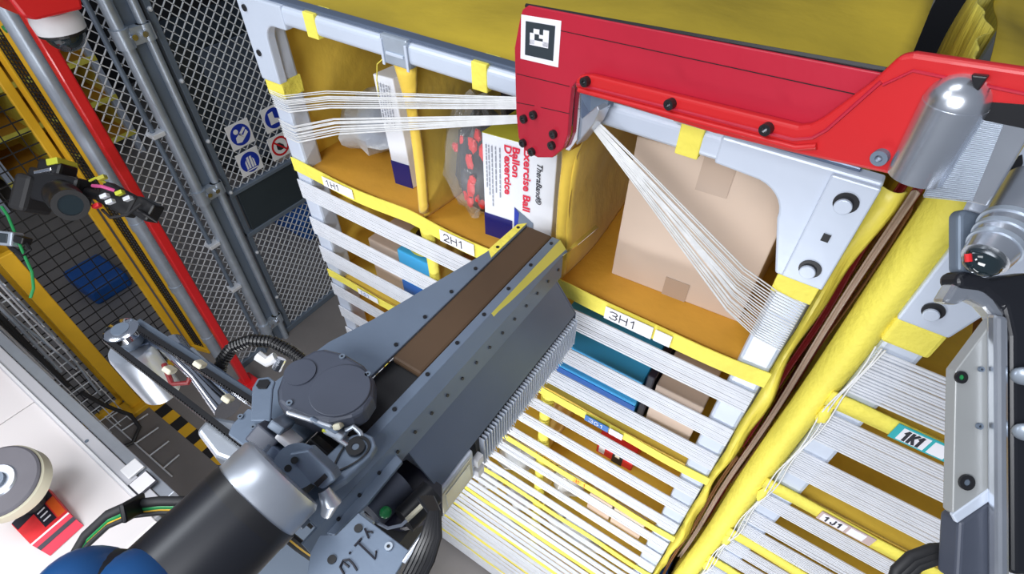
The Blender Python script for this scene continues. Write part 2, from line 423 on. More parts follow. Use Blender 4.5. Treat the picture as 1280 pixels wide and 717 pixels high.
# ------------------------------------------------------------------ goods in the pod
def crate(name,label,cat,a,b,m,bev=.003,group=None): 
    t=thing(name,label,cat,((a[0]+b[0])/2,(a[1]+b[1])/2,min(a[2],b[2])),group)
    part('box_body',MB().box(a,b),m,t,bev=bev)
    return t
SH=-.668; SG=-1.008; SF=-1.308; SE=-1.578; SD=-1.818
# large tan carton 3H1 (turned slightly)
cb=thing('cardboard_box','large plain tan cardboard box in the top right bin behind the slanting cords','box',(-.12,.80,SH))
q0=V((-.236,.680,SH)); q1=V((-.012,.692,SH)); d=V((.01,.25,0)); hgt=.272
part('box_body',MB().prism([q0,q1,q1+d,q0+d],(0,0,hgt)),'cardp',cb,bev=.002)
part('packing_tape',MB().prism([q0.lerp(q1,.44)+V((0,-.001,hgt-.055)),q0.lerp(q1,.64)+V((0,-.001,hgt-.055)),q0.lerp(q1,.64)+V((0,-.001,hgt)),q0.lerp(q1,.44)+V((0,-.001,hgt))],(0,-.0006,0)),'tape',cb)
part('packing_tape',MB().prism([q0.lerp(q1,.42)+V((0,-.001,0)),q0.lerp(q1,.60)+V((0,-.001,0)),q0.lerp(q1,.60)+V((0,-.001,.04)),q0.lerp(q1,.42)+V((0,-.001,.04))],(0,-.0006,0)),'tape',cb)
# exercise ball carton
tb=thing('exercise_ball_box','white and navy exercise ball carton with red lettering, standing in the middle top bin','box',(-.43,.70,SH))
b0=V((-.487,.645,SH)); b1=V((-.352,.660,SH)); bd=V((.006,.10,0)); bh=.215
ex=(b1-b0); W=ex.length; exn=ex.normalized(); fn=V((exn.y,-exn.x,0))
def fp(u,z,o=.0006): return b0+exn*u+Z*z+fn*o
part('box_body',MB().prism([b0,b1,b1+bd,b0+bd],(0,0,bh)),'boxw',tb,bev=.0015)
part('top_panel',MB().prism([b0+Z*bh,b1+Z*bh,b1+bd+Z*bh,b0+bd+Z*bh],(0,0,.001)),'boxy',tb)
part('navy_panel',MB().prism([fp(0,0),fp(.058,0),fp(.058,.052),fp(0,.052)],fn*.0006),'navy',tb)
part('picture_panel',MB().prism([fp(.062,.0),fp(.100,0),fp(.100,.062),fp(.062,.085)],fn*.0006),'toolg',tb)
part('blue_figure',MB().prism([fp(.062,.03,.0014),fp(.068,.03,.0014),fp(.072,.075,.0014),fp(.063,.085,.0014)],fn*.0004),'signb',tb)
part('red_figure',MB().prism([fp(.064,.005,.0014),fp(.076,.005,.0014),fp(.074,.03,.0014),fp(.066,.03,.0014)],fn*.0004),'redgoods',tb)
DN=-Z
text('lettering','TheraBand®',.0145,fp(.103,.189,.0014),DN,exn,'ink',tb,fit=.082,shear=.3)
text('lettering','Exercise Ball',.0195,fp(.079,.211,.0014),DN,exn,'redink',tb,fit=.127,bold=.0004)
text('lettering','Ballon',.0185,fp(.058,.206,.0014),DN,exn,'redink',tb,fit=.058,bold=.0004)
text('lettering',"D'exercice",.0185,fp(.043,.206,.0014),DN,exn,'redink',tb,fit=.098,bold=.0004)
sm=MB()
for i,u in enumerate((.007,.012,.018,.025,.033)):
    z=.196
    for k in range(14):
        l=random.uniform(.004,.012); sm.prism([fp(u,z,.0014),fp(u+.002,z,.0014),fp(u+.002,z-l,.0014),fp(u,z-l,.0014)],fn*.0003); z-=l+.002
        if z<.196-(.085+.015*(i%3)): break
part('small_print',sm,'grey',tb)
# brown carton edge right of it
eb=thing('cardboard_box','narrow brown cardboard box standing behind the exercise ball carton','box',(-.33,.75,SH))
part('box_body',MB().box((-.336,.70,SH),(-.318,.90,SH+.20)),'cardd',eb,bev=.002)
part('open_flap',MB().box((-.3355,.692,SH+.10),(-.322,.70,SH+.20)),'darkgoods',eb)
# plastic bag with black and red goods
bag=thing('plastic_bag','clear plastic bag of black and red goods in the middle top bin','bag',(-.535,.70,SH))
def lump(c,rx,ry,rz,jit,n=22): return MB().ball(c,rx,ry,rz,n=n,jit=jit)
part('packed_goods',lump(V((-.530,.705,SH+.113)),.048,.06,.105,.08),'darkgoods',bag,smooth=True)
rg=MB()
for k in range(26):
    a=random.uniform(-1,1); dz=random.uniform(.02,.20); q_=1-((dz-.113)/.105)**2
    if q_<=.05: continue
    dx=a*.04*math.sqrt(q_); yy=.705-.06*math.sqrt(max(.02,1-(dx/.048)**2-((dz-.113)/.105)**2))
    w=random.uniform(.005,.012)
    if random.random()<.55: rg.ball((-.530+dx,yy,SH+dz),w*.8,.005,w*random.uniform(.8,1.9),n=10,jit=.25)
part('red_patches',rg,'redgoods',bag,smooth=True)
part('plastic_film',lump(V((-.538,.70,SH+.122)),.060,.072,.121,.09,26),'plastic',bag,smooth=True)
dg=thing('black_carton','black carton standing behind the plastic bag in the middle top bin','box',(-.47,.80,SH))
part('box_body',MB().box((-.55,.79,SH),(-.345,.98,SH+.275)),'darkgoods',dg,bev=.003)
# white carton 1H1 beside the divider
wb=thing('white_carton','narrow white and navy carton leaning at the divider in the top left bin','box',(-.70,.75,SH))
w0=V((-.745,.675,SH)); w1=V((-.700,.680,SH)); wd=V((.02,.20,0))
part('box_body',MB().prism([w0,w1,w1+wd,w0+wd],(-.012,0,.235)),'boxw',wb,bev=.002)
part('navy_panel',MB().prism([w0+V((0,-.001,0)),w1+V((0,-.001,0)),w1+V((-.0025,-.001,.056)),w0+V((-.0025,-.001,.056))],(0,-.0006,0)),'navy',wb)
sm=MB()
for i in range(5):
    x=-.748+i*.007; z=SH+.222
    for k in range(9):
        l=random.uniform(.004,.01); sm.box((x,.6735,z-l),(x+.0022,.6742,z)); z-=l+.002
part('small_print',sm,'grey',wb)
# clear bag lying in 1H1
cbg=thing('plastic_bag','crumpled clear plastic bag lying in the top left bin','bag',(-.87,.80,SH))
part('packed_goods',lump(V((-.85,.80,SH+.06)),.07,.10,.048,.10),'tagb',cbg,smooth=True)
part('plastic_film',lump(V((-.865,.80,SH+.062)),.10,.13,.060,.12),'plasticm',cbg,smooth=True)
dk=thing('black_carton','dark carton at the back of the top left bin','box',(-.76,.95,SH))
part('box_body',MB().box((-.80,.90,SH),(-.66,1.04,SH+.17)),'darkgoods',dk,bev=.003)
# row G
g1=crate('cardboard_box','small tan cardboard box left of the sky blue box in the second row','box',(-.865,.66,SG),(-.765,.85,SG+.14),'card')
g2=crate('blue_box','sky blue box with darker blue foot in the left second row bin','box',(-.755,.650,SG),(-.648,.83,SG+.165),'cyan')
part('dark_panel',MB().box((-.755,.6485,SG),(-.648,.6500,SG+.065)),'cyand',g2)
g3=thing('tape_roll','yellow and black roll lying on top of goods in the second row left bin','roll',(-.70,.70,SG+.168))
part('roll_body',MB().tube([(-.70,.70,SG+.168),(-.70,.70,SG+.20)],.045,28),'boxy',g3,bev=.004)
part('roll_core',MB().tube([(-.70,.70,SG+.20),(-.70,.70,SG+.203)],.025,24),'darkgoods',g3)
g4=crate('cardboard_box','dark brown cardboard box right of the divider in the second row','box',(-.585,.66,SG),(-.46,.85,SG+.20),'cardd')
g5=crate('blue_box','large sky blue box with royal blue foot in the right second row bin','box',(-.335,.640,SG),(-.120,.85,SG+.142),'cyan')
part('dark_panel',MB().box((-.335,.6385,SG),(-.120,.6400,SG+.06)),'cyand',g5)
part('lid_line',MB().box((-.333,.6380,SG+.092),(-.122,.6384,SG+.096)),'cyand',g5)
g6=crate('black_folder','thin black folder standing between the blue box and the tan box','folder',(-.116,.645,SG),(-.101,.85,SG+.165),'darkgoods')
g7=crate('cardboard_box','plain tan cardboard box beside the right post in the second row','box',(-.096,.650,SG),(-.002,.85,SG+.145),'cardp')
# row F
f1=crate('red_pack','small red and black product pack in the third row right bin','pack',(-.195,.70,SF),(-.095,.80,SF+.085),'redgoods')
part('black_panel',MB().box((-.150,.6985,SF),(-.122,.6998,SF+.085)),'darkgoods',f1)
part('white_stripe',MB().box((-.188,.6985,SF+.01),(-.172,.6998,SF+.085)),'boxw',f1)
part('white_mark',MB().box((-.143,.6975,SF+.030),(-.131,.6985,SF+.045)),'cream',f1)
f2=crate('red_pack','small orange-red pack at the left post in the third row','pack',(-.86,.66,SF),(-.79,.75,SF+.06),'redgoods')
# row E and lower
def softbag(label,c,rx,ry,rz,group=None,m='plasticm',inner='galv'):
    t=thing('plastic_bag',label,'bag',(c[0],c[1],c[2]-rz),group)
    part('packed_goods',lump(V(c),rx*.8,ry*.8,rz*.75,.15,14),inner,t,smooth=True)
    part('plastic_film',lump(V(c),rx,ry,rz,.14,18),m,t,smooth=True)
softbag('clear plastic bag of pale goods in the fourth row beside the divider',(-.25,.71,SE+.062),.05,.07,.06,inner='cream')
crate('cardboard_box','brown cardboard box in the fourth row, left of its tan neighbour','box',(-.175,.67,SE),(-.105,.85,SE+.10),'card')
crate('cardboard_box','tan cardboard box in the fourth row beside the right post','box',(-.100,.67,SE),(-.01,.85,SE+.10),'cardp')
softbag('grey plastic bag in the fourth row left of the divider',(-.42,.70,SE+.058),.07,.08,.057)
softbag('milky plastic bag with grey goods in the fifth row right bin',(-.19,.71,SD+.06),.11,.09,.058,inner='galvd')
softbag('clear bag with reddish goods in the fifth row left of the divider',(-.40,.70,SD+.055),.06,.08,.054,inner='maroon')
softbag('clear plastic bag at the far left of the fifth row',(-.52,.70,SD+.055),.05,.08,.054)
crate('cardboard_box','tan cardboard box at the right of the sixth row','box',(-.14,.67,-2.038),(-.02,.85,-1.95),'card')
softbag('pale plastic bag in the sixth row middle bin',(-.45,.70,-2.038+.055),.09,.08,.054)

# ------------------------------------------------------------------ second pod (right)
X2=.142
pod2 = thing('storage_pod','yellow fabric storage pod at the right edge with teal 1K1 label','storage pod',(.66,FY,FLOOR))
part('post', MB().box((X2+.006,FY,FLOOR+.14),(X2+.052,FY+.045,ZT-.02)),'frame',pod2,bev=.006)
part('post', MB().box((X2+1.0,FY,FLOOR+.14),(X2+1.046,FY+.045,ZT-.02)),'frame',pod2,bev=.006)
part('top_beam', MB().box((X2+.05,FY-.004,ZT-.040),(X2+1.0,FY+.03,ZT)),'frame',pod2,bev=.01,segs=4)
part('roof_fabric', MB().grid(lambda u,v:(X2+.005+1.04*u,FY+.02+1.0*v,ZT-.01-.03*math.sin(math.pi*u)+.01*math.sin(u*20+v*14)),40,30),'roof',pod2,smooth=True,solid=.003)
g=part('corner_bracket', MB().prism([(X2+.002,FY-.006,ZT+.0),(X2+.19,FY-.006,ZT+.0),(X2+.19,FY-.006,ZT-.04),(X2+.105,FY-.006,ZT-.05),(X2+.072,FY-.006,ZT-.085),(X2+.056,FY-.006,ZT-.155),(X2+.002,FY-.006,ZT-.155)],(0,.02,0)),'frame',pod2,bev=.003)
for z in (-.03,-.125):
    part('bolt_hole', MB().tube([(X2+.026,FY-.0085,ZT+z),(X2+.026,FY-.005,ZT+z)],.011,24),'black',g)
    part('bolt_head', MB().tube([(X2+.026,FY-.012,ZT+z-.004),(X2+.026,FY-.006,ZT+z-.004)],.008,20),'frame',g,bev=.001)
part('yellow_wrap', MB().box((X2+.002,FY-.004,-.515),(X2+.056,FY+.05,-.472)),'strap',pod2,bev=.005)
# soft yellow edge running down in front of the post
def edge(u,v):
    z=ZT+.01+(FLOOR+.16-ZT)*v; a=math.pi*1.15*(u-.5)
    k=.021+.001*math.sin(z*11)
    return (X2-.014+k*math.sin(a)*1.0+.001*math.sin(z*9), FY+.028-.034*math.cos(a), z)
part('edge_fabric', MB().grid(edge,14,160),'strap',pod2,smooth=True,solid=.003)
# side fabric in the gap: deep vertical folds, openings with goods behind film
def sidef(u,v):
    y=FY+.03+1.0*u; z=FLOOR+.15+(ZT-.01-FLOOR-.15)*v
    fold=.010*math.sin(u*26+1.5*math.sin(z*2.2))+.005*math.sin(u*61+z*5)+.003*math.sin(z*23+u*9)
    return (X2-.008+fold,y,z)
part('side_fabric', MB().grid(sidef,90,90),'side',pod2,smooth=True,solid=.003)
for (y0,y1,z0,z1,m_) in ((.80,.83,-1.35,-.40,'maroon'),(.86,.90,-1.0,-.38,'cardd'),(.93,.95,-1.5,-.5,'cardd'),(.745,.765,-1.2,-.42,'cardd')):
    part('side_pocket', MB().grid(lambda u,v:(X2-.024+.003*math.sin(v*9), y0+(y1-y0)*u, z0+(z1-z0)*v),4,12),m_,pod2,smooth=True,solid=.002)
#part('clear_sleeve', MB().tube([(X2-.034,.72,-.36),(X2-.034,.725,-.75),(X2-.034,.71,-1.2)],.003,10),'plasticm',pod2,smooth=True)
def bulge(u,v):
    z=-.345+(FLOOR+.10+.345)*v; w=.024+.005*math.sin(z*13)+.003*math.sin(z*31)
    return (XR+.001+w*u, FY+.050-.014*math.sin(math.pi*u)+.006*math.sin(z*17+u*5)*u, z)
part('edge_fabric', MB().grid(bulge,8,90),'side',pod,smooth=True,solid=.002)
part('edge_seam', MB().tube([(XR+.002+.0015*math.sin(k*1.7),FY+.030,-.33-.05*k) for k in range(44)],.0022,5),'black',pod)
for (x0,x1,y,z0,z1,m_) in ((.090,.099,.74,-1.05,-.36,'maroon'),(.100,.108,.70,-1.6,-.37,'tape'),(.092,.098,.72,-2.0,-1.06,'cardd'),(.104,.114,.73,-1.5,-.38,'maroon')):
    part('side_pocket', MB().grid(lambda u,v:(x0+(x1-x0)*u+.002*math.sin(v*13), y+.006*math.sin(u*3), z0+(z1-z0)*v),4,24),m_,pod2,smooth=True,solid=.002)
K=[-.628,-.893,-1.115,-1.27,-1.43,-1.62,-1.85,-2.1,-2.35]
part('back_fabric', MB().grid(lambda u,v:(X2+.02+1.0*u, FY+.45+.006*math.sin(u*23), FLOOR+.15+(ZT-.03-FLOOR-.15)*v),50,30),'fabric',pod2,smooth=True,solid=.003)
part('side_fabric', sheet(X2+1.03,FY+.03,FY+.99,FLOOR+.15,ZT-.03),'fabric',pod2,smooth=True,solid=.003)
def lab(st,s_,bg,pl_,ink,pa,pb_,z0,z1,f0,f1):
    x0,x1=pa.x,pb_.x; L=x1-x0
    lb=part('label',MB().box((x0,FY-.012,z0),(x1,FY-.0105,z1)),bg,st)
    part('label_panel',MB().box((x0+L*f0,FY-.0125,z0+.003),(x0+L*f1,FY-.0118,z1-.003)),pl_,lb)
    part('code_patch',MB().box((x0+L*(f1+.06),FY-.0125,z0+.003),(x0+L*min(.98,f1+.35),FY-.0118,z1-.003)),pl_,lb)
    label_text(s_,x0+L*f0+.005,FY-.0128,z0+.0065,L*(f1-f0)-.010,(z1-z0)-.013,ink,lb,.20)
for r,z in enumerate(K):
    part('shelf', MB().box((X2+.01,FY+.012,z-.026),(X2+1.03,FY+.45,z-.018)),'fabric',pod2)
    st=part('front_strap', strap(X2-.005,X2+1.03,z-.030,z,FY-.006,.003),'strap',pod2,smooth=True,solid=.004)
    if r==0:
        lab(st,'1K1','teal','tag','ink',at(1113,541,1,FY-.0125),at(1186,572,1,FY-.0125),z-.030,z+.001,.12,.60)
    if r==1:
        lab(st,'1J1','pink','tag','ink',at(1027,640,1,FY-.0125),at(1100,672,1,FY-.0125),z-.028,z-.002,.05,.5)
for a in ((-.525,-.62,(.28,.75),.046),(K[0]-.03,K[1],(.22,.68),.07),(K[1]-.03,K[2],(.2,.6,.9),.045),(K[2]-.03,K[3],(.3,.75),.045),(K[3]-.03,K[4],(.3,.75),.045),(K[4]-.03,K[5],(.3,.7),.045),(K[5]-.03,K[6],(.3,.7),.05)):
    for f_ in a[2]:
        part('elastic_band', cordstrip(X2+.008,X2+1.04,a[0]+(a[1]-a[0])*f_,a[3],FY-.0035,max(5,int(a[3]/.0052)),sag=.001,tight=.30),'cord',pod2)
for z in K[:6]:                    # knotted yellow tabs on the outer edge
    part('edge_tab', MB().ball((X2+.004,FY-.006,z-.050),.008,.006,.024,n=12,jit=.18),'strap',pod2,smooth=True)
for q_ in range(3):
    part('edge_cord', MB().tube([(X2+.002+.004*q_+.003*math.sin(k*.9+q_), FY-.010-.002*math.sin(k*.7), -.52-.028*k) for k in range(34)],.0012,5),'cordnear',pod2,smooth=True)
part('base_tray', MB().box((X2,FY,FLOOR+.10),(X2+1.046,FY+1.02,FLOOR+.145)),'frame',pod2,bev=.006)
for x in (X2+.04,X2+1.0):
    for y in (FY+.04,FY+.98): part('foot', MB().tube([(x,y,FLOOR),(x,y,FLOOR+.10)],.025,16),'galv',pod2)
crate('blue_box','royal blue box at the foot of the gap between the two pods','box',(.062,.70,FLOOR),(.12,.95,FLOOR+.55),'cyand')
crate('cardboard_box','brown cardboard box in the top bin of the right pod','box',(.30,.78,-.673),(.44,1.0,-.45),'cardd')
# ------------------------------------------------------------------ pods behind and beyond the fence
def backpod(x0,y0,label,cells=3,rows=5,face='x',w=1.0,z1=-.36,mf='fabric'):
    t=thing('storage_pod',label,'storage pod',(x0+w/2,y0+w/2,FLOOR),'storage pods in the background')
    for x in (x0,x0+w-.05):
        for y in (y0,y0+w-.05): part('post',MB().box((x,y,FLOOR),(x+.05,y+.05,z1)),'frame',t)
    for k in range(rows+1):
        z=FLOOR+.2+(z1-FLOOR-.2)*k/rows
        part('shelf',MB().box((x0+.02,y0+.02,z-.012),(x0+w-.02,y0+w-.02,z)),'shelf',t)
        if face=='x': part('front_strap',MB().box((x0+w-.01,y0,z-.03),(x0+w+.004,y0+w,z+.01)),'strap',t)
        else: part('front_strap',MB().box((x0,y0-.004,z-.03),(x0+w,y0+.01,z+.01)),'strap',t)
    part('back_fabric',MB().box((x0+.4,y0+.03,FLOOR+.18),(x0+.41,y0+w-.03,z1)) if face=='x' else MB().box((x0+.03,y0+.5,FLOOR+.18),(x0+w-.03,y0+.51,z1)),mf,t)
    part('side_fabric',MB().box((x0+.02,y0+.01,FLOOR+.18),(x0+w-.02,y0+.02,z1)) if face=='x' else MB().box((x0+.01,y0+.02,FLOOR+.18),(x0+.02,y0+w-.02,z1)),'side',t)
    part('side_fabric',MB().box((x0+.02,y0+w-.02,FLOOR+.18),(x0+w-.02,y0+w-.01,z1)) if face=='x' else MB().box((x0+w-.02,y0+.02,FLOOR+.18),(x0+w-.01,y0+w-.02,z1)),'side',t)
    for k in range(1,cells):
        if face=='x': part('divider',MB().box((x0+.42,y0+w*k/cells,FLOOR+.2),(x0+w-.01,y0+w*k/cells+.01,z1)),'strap',t)
        else: part('divider',MB().box((x0+w*k/cells,y0+.01,FLOOR+.2),(x0+w*k/cells+.01,y0+.5,z1)),'strap',t)
    return t
backpod(-6.1,-.35,'dim yellow storage pod beyond the yellow framed mesh, nearest the cable tray',z1=-.8)
backpod(-6.1,.75,'dim yellow storage pod beyond the red post',z1=-.8)
backpod(-.99,1.75,'yellow storage pod directly behind the near left pod',face='y',z1=-.37)
backpod(.25,1.95,'yellow storage pod behind the right pod, above the red bracket',face='y',z1=-.42)
def cabinet(x0,y0,w,d,h,label,m_='slate'):
    t=thing('equipment_cabinet',label,'cabinet',(x0+w/2,y0+d/2,FLOOR))
    part('cabinet_body',MB().box((x0,y0,FLOOR+.05),(x0+w,y0+d,FLOOR+h)),m_,t,bev=.01)
    part('plinth',MB().box((x0+.02,y0+.02,FLOOR),(x0+w-.02,y0+d-.02,FLOOR+.05)),'black',t)
    part('door',MB().box((x0+w,y0+.03,FLOOR+.1),(x0+w+.015,y0+d-.03,FLOOR+h-.05)),'galvd',t,bev=.004)
    part('door_handle',MB().tube([(x0+w+.03,y0+d-.1,FLOOR+h*.5),(x0+w+.03,y0+d-.1,FLOOR+h*.6)],.01,8),'galv',t)
cabinet(-4.6,1.95,.6,.9,1.1,'low dark equipment cabinet beyond the grey mesh')
cabinet(-5.4,3.1,.7,1.2,1.6,'tall dark equipment cabinet at the back beyond the grey mesh')
crate('cardboard_box','brown cardboard box on the floor beyond the grey mesh','box',(-4.0,3.0,FLOOR),(-3.4,3.6,FLOOR+.5),'cardd')
crate('cardboard_box','brown cardboard box beside the low dark cabinet beyond the mesh','box',(-3.8,2.2,FLOOR),(-3.45,2.5,FLOOR+.3),'card')
single('blue_tote', MB().box((-3.9,.50,FLOOR),(-3.55,.74,FLOOR+.12)),'bluebin','blue plastic tote on the floor behind the yellow framed mesh','tote',bev=.02)
single('yellow_tote', MB().box((-3.5,2.3,FLOOR),(-3.2,2.55,FLOOR+.25)),'ypaint','yellow tote on the floor behind the grey mesh','tote',bev=.02)
single('blue_tote', MB().box((-3.3,1.7,FLOOR),(-2.9,2.1,FLOOR+.18)),'bluebin','blue plastic tote on the floor behind the blue safety signs','tote',bev=.02)

# clear corner guards between the pods
cg=thing('corner_guard','tall clear plastic corner guard behind the red bracket','guard',(.045,1.66,FLOOR))
part('guard_strip',MB().box((.035,1.64,FLOOR),(.065,1.645,-.25)).box((.062,1.64,FLOOR),(.067,1.67,-.25)),'plasticm',cg)
cg2=dup(cg,(.10,.03,0),'grey corner guard strip above the black clamp of the red bracket')

# ================================================================== LEFT SIDE: fences and posts
FX=-2.366
mf=thing('mesh_fence','grey expanded metal safety fence with blue signs and dark panel','fence',(FX,1.8,FLOOR))
def diamonds(y0,y1,z0,z1,x,cy=.044,cz=.046,w=.0018):
    m=MB(); nr=int((z1-z0)/(cz/2)); nc=int((y1-y0)/(cy/2))
    dyy=(y1-y0)/nc; dzz=(z1-z0)/nr
    for r in range(nr):
        for c in range(nc):
            a=(y0+c*dyy, z0+r*dzz) ; b=(y0+(c+1)*dyy, z0+(r+1)*dzz)
            if (r+c)%2: a,b=(a[0],b[1]),(b[0],a[1])
            # flat strand
            dy,dz=b[0]-a[0],b[1]-a[1]; L=math.hypot(dy,dz); ny,nz=-dz/L*w,dy/L*w
            m.prism([(x,a[0]+ny,a[1]+nz),(x,a[0]-ny,a[1]-nz),(x,b[0]-ny,b[1]-nz),(x,b[0]+ny,b[1]+nz)],(.004,0,0))
    return m
part('mesh_panel',diamonds(1.07,3.0,-1.57,.2,FX),'wire',mf)
part('mesh_panel',diamonds(1.07,3.0,-2.56,-1.83,FX),'wire',mf)
part('mesh_panel',diamonds(.72,.93,-2.56,.1,FX),'wire',mf)
part('panel_sheet',MB().box((FX-.01,1.09,-1.82),(FX+.012,3.0,-1.58)),'slate',mf,bev=.003)
part('rail',MB().box((FX-.015,1.05,-1.585),(FX+.02,3.0,-1.565)).box((FX-.015,1.05,-1.84),(FX+.02,3.0,-1.815)),'galvd',mf,bev=.003)
part('rail',MB().box((FX-.015,.70,-2.60),(FX+.015,3.0,-2.56)),'galvd',mf,bev=.003)
part('frame_edge',MB().box((FX-.015,1.05,FLOOR),(FX+.012,1.075,.3)).box((FX-.015,.915,FLOOR),(FX+.0,.93,.3)),'galvd',mf,bev=.002)
for z in [-.72,-1.0,-1.28,-1.56,-1.95,-2.3]:
    part('clamp_bolt',MB().ball((FX+.014,1.062,z),.010,n=10),'wire',mf)
# twin tube post with flat cover
def signp(y,z,kind):
    s=.062; x=FX+.012
    names={'read':'square blue sign showing a reader, upper left of the four fence signs','vest':'square blue sign showing a hi-vis vest, lower left of the four fence signs',
           'boot':'square blue sign showing a safety boot, upper right of the four fence signs','stop':'square white sign with red prohibition ring, lower right fence sign'}
    t=thing('safety_sign',names[kind],'sign',(x,y,z-s))
    part('sign_plate',MB().box((x,y-s,z-s),(x+.003,y+s,z+s)),'white',t,bev=.002)
    e=x+.0032
    if kind!='stop': part('sign_disc',MB().tube([(e,y,z),(e+.0006,y,z)],s*.84,32),'signb',t)
    else: part('sign_ring',MB().ring((e,y,z),X,s*.66,s*.84,.0006,32),'signr',t)
    def pg(pts): return MB().prism([(e+.0008,y-q[0]*s,z+q[1]*s) for q in pts],(.0006,0,0))
    if kind=='read':
        m=pg([(.1,-.6),(.5,-.5),(.45,-.1),(.1,.1),(.25,.15),(-.2,-.1),(-.55,.25),(-.65,-.05),(-.25,-.35)]); 
        m.tube([(e+.0008,y-.30*s,z+.35*s),(e+.0014,y-.30*s,z+.35*s)],s*.2,16); m.add(*[(lambda P:([(e+.0008,y-a*s,z+b*s) for a,b in P],[tuple(range(len(P)))]))([(-.55,.35),(-.1,.0),(.05,.15),(-.4,.5)])][0]); c='white'
    elif kind=='vest':
        m=pg([(-.4,-.5),(-.28,-.5),(-.28,.3),(-.4,.1)])
        for q in ((-.22,-.04),(.04,.22)):
            m2=pg([(q[0],-.5),(q[1],-.5),(q[1],.45),(q[0],.5)]); m.add(m2.v,m2.f)
        m2=pg([(.28,-.5),(.42,-.5),(.42,.1),(.28,.3)]); m.add(m2.v,m2.f)
        m2=pg([(-.5,-.68),(.5,-.68),(.5,-.58),(-.5,-.58)]); m.add(m2.v,m2.f); c='white'
    elif kind=='boot': m=pg([(.45,-.45),(.45,.5),(0,.55),(-.02,.0),(-.5,-.2),(-.5,-.45)]); c='white'
    else:
        m=pg([(.1,-.35),(.35,-.2),(.35,.2),(.2,.35),(0,.3),(-.3,.0),(-.35,-.3)]); c='ink'
        part('sign_bar',MB().prism([(e+.0016,y+.62*s,z-.52*s),(e+.0016,y+.52*s,z-.62*s),(e+.0016,y-.62*s,z+.52*s),(e+.0016,y-.52*s,z+.62*s)],(.0006,0,0)),'signr',t)
    part('pictogram',m,c,t)
for (px,py,k) in ((300,168,'read'),(312,202,'vest'),(342,147,'boot'),(350,182,'stop')):
    p=at(px,py,0,FX+.012); signp(p.y,p.z,k)
tp=thing('fence_post','twin steel tube fence post with flat grey cover beside the mesh','post',(FX+.02,.99,FLOOR))
ty1=at(143,27,0,FX+.03).y; ty2=at(174,20,0,FX+.03).y
part('tube',MB().tube([(FX+.03,ty1,FLOOR),(FX+.03,ty1,.4)],.024,20),'galv',tp,smooth=True)
part('tube',MB().tube([(FX+.03,ty2,FLOOR),(FX+.03,ty2,.4)],.017,20),'galv',tp,smooth=True)
part('cover',MB().box((FX-.0,ty1,FLOOR),(FX+.018,ty2,.4)),'galvd',tp,bev=.003)
part('outer_tube',MB().tube([(FX+.02,ty1-.055,FLOOR),(FX+.02,ty1-.055,.4)],.010,12),'galvd',tp,smooth=True)
for z in (-.78,-1.49,-2.42):
    cm=MB().tube([(FX+.03,ty1,z-.035),(FX+.03,ty1,z+.035)],.033,20); cm.box((FX+.01,ty1+.01,z-.03),(FX+.05,ty2+.02,z+.03)); cm.tube([(FX+.03,ty2,z-.03),(FX+.03,ty2,z+.03)],.026,16)
    cl=part('clamp',cm,'galv',tp,smooth=True)
    for dy in (.03,.07): part('clamp_bolt',MB().tube([(FX+.05,ty1+dy,z),(FX+.062,ty1+dy,z)],.011,12),'chrome',cl)
for z in (-1.15,-1.75,-2.05):
    part('tie_bracket',MB().box((FX+.0,ty1-.075,z-.01),(FX+.05,ty1-.02,z+.01)),'wire',tp,bev=.003)

# silver pole and red square post
def lineX(px,py,x): return at(px,py,0,x)
spb=at(281,455,2,FLOOR)
sp=thing('steel_pole','round grey steel pole standing beside the red post','pole',(spb.x,spb.y,FLOOR))
a=at(48,70,0,-2.43); 
part('tube',MB().tube([(spb.x,spb.y,FLOOR),(spb.x,spb.y,.05)],.030,24),'galv',sp,smooth=True)
for z in (-1.55,-1.95,-2.35): part('collar',MB().tube([(spb.x,spb.y,z-.02),(spb.x,spb.y,z+.02)],.034,24),'galv',sp,smooth=True)
rx=-2.22; ra=at(63,47,0,rx); rb=at(284,434,0,rx); ry=(ra.y+rb.y)/2-.012
rp_=thing('red_post','bright red square steel post in front of the grey pole','post',(rx,ry,FLOOR))
part('post_body',MB().box((rx-.020,ry-.020,FLOOR+.02),(rx+.020,ry+.020,-.30)),'redp',rp_,bev=.006)
part('base_block',MB().box((rx-.05,ry-.05,FLOOR),(rx+.06,ry+.05,FLOOR+.05)),'redp',rp_,bev=.008)
zc=at(185,265,0,rx+.04).z
part('cable_band',MB().box((rx-.023,ry-.023,zc-.035),(rx+.023,ry+.023,zc+.035)),'rubber',rp_,bev=.004)
# red hood with dome camera
hz=at(60,18,0,rx).z
hd=thing('red_hood','dark red hood at the top left corner of the view above the dome camera','hood',(rx,ry,-.36))
H=[at(-20,-5,0,rx+.24),at(8,-6,0,rx+.24),at(30,22,0,rx+.24),at(46,26,0,rx+.24),at(105,12,0,rx+.24),at(100,-12,0,rx+.24),at(50,-40,0,rx+.24)]
part('hood_shell',MB().prism(H,(-.16,.0,.0)),'redp',hd,bev=.01)
dc=at(70,24,0,rx+.10); r_=.070
dm=thing('dome_camera','white dome security camera with black glass hanging at the top left','camera',(dc.x,dc.y,dc.z-.1))
part('housing',MB().tube([dc+Z*.025,dc+Z*.0,dc-Z*.03],[r_*.9,r_,r_*.96],32),'white',dm,smooth=True)
part('dome',MB().ball(dc-Z*.035,r_*.8,r_*.8,r_*.85,n=28),'glass',dm,smooth=True)
part('trim_ring',MB().ring(dc-Z*.038,Z,r_*.58,r_*.95,.008,32),'black',dm)
part('lens',MB().tube([dc+V((.02,-.02,-.06)),dc+V((.035,-.03,-.072))],.014,20),'chrome',dm)
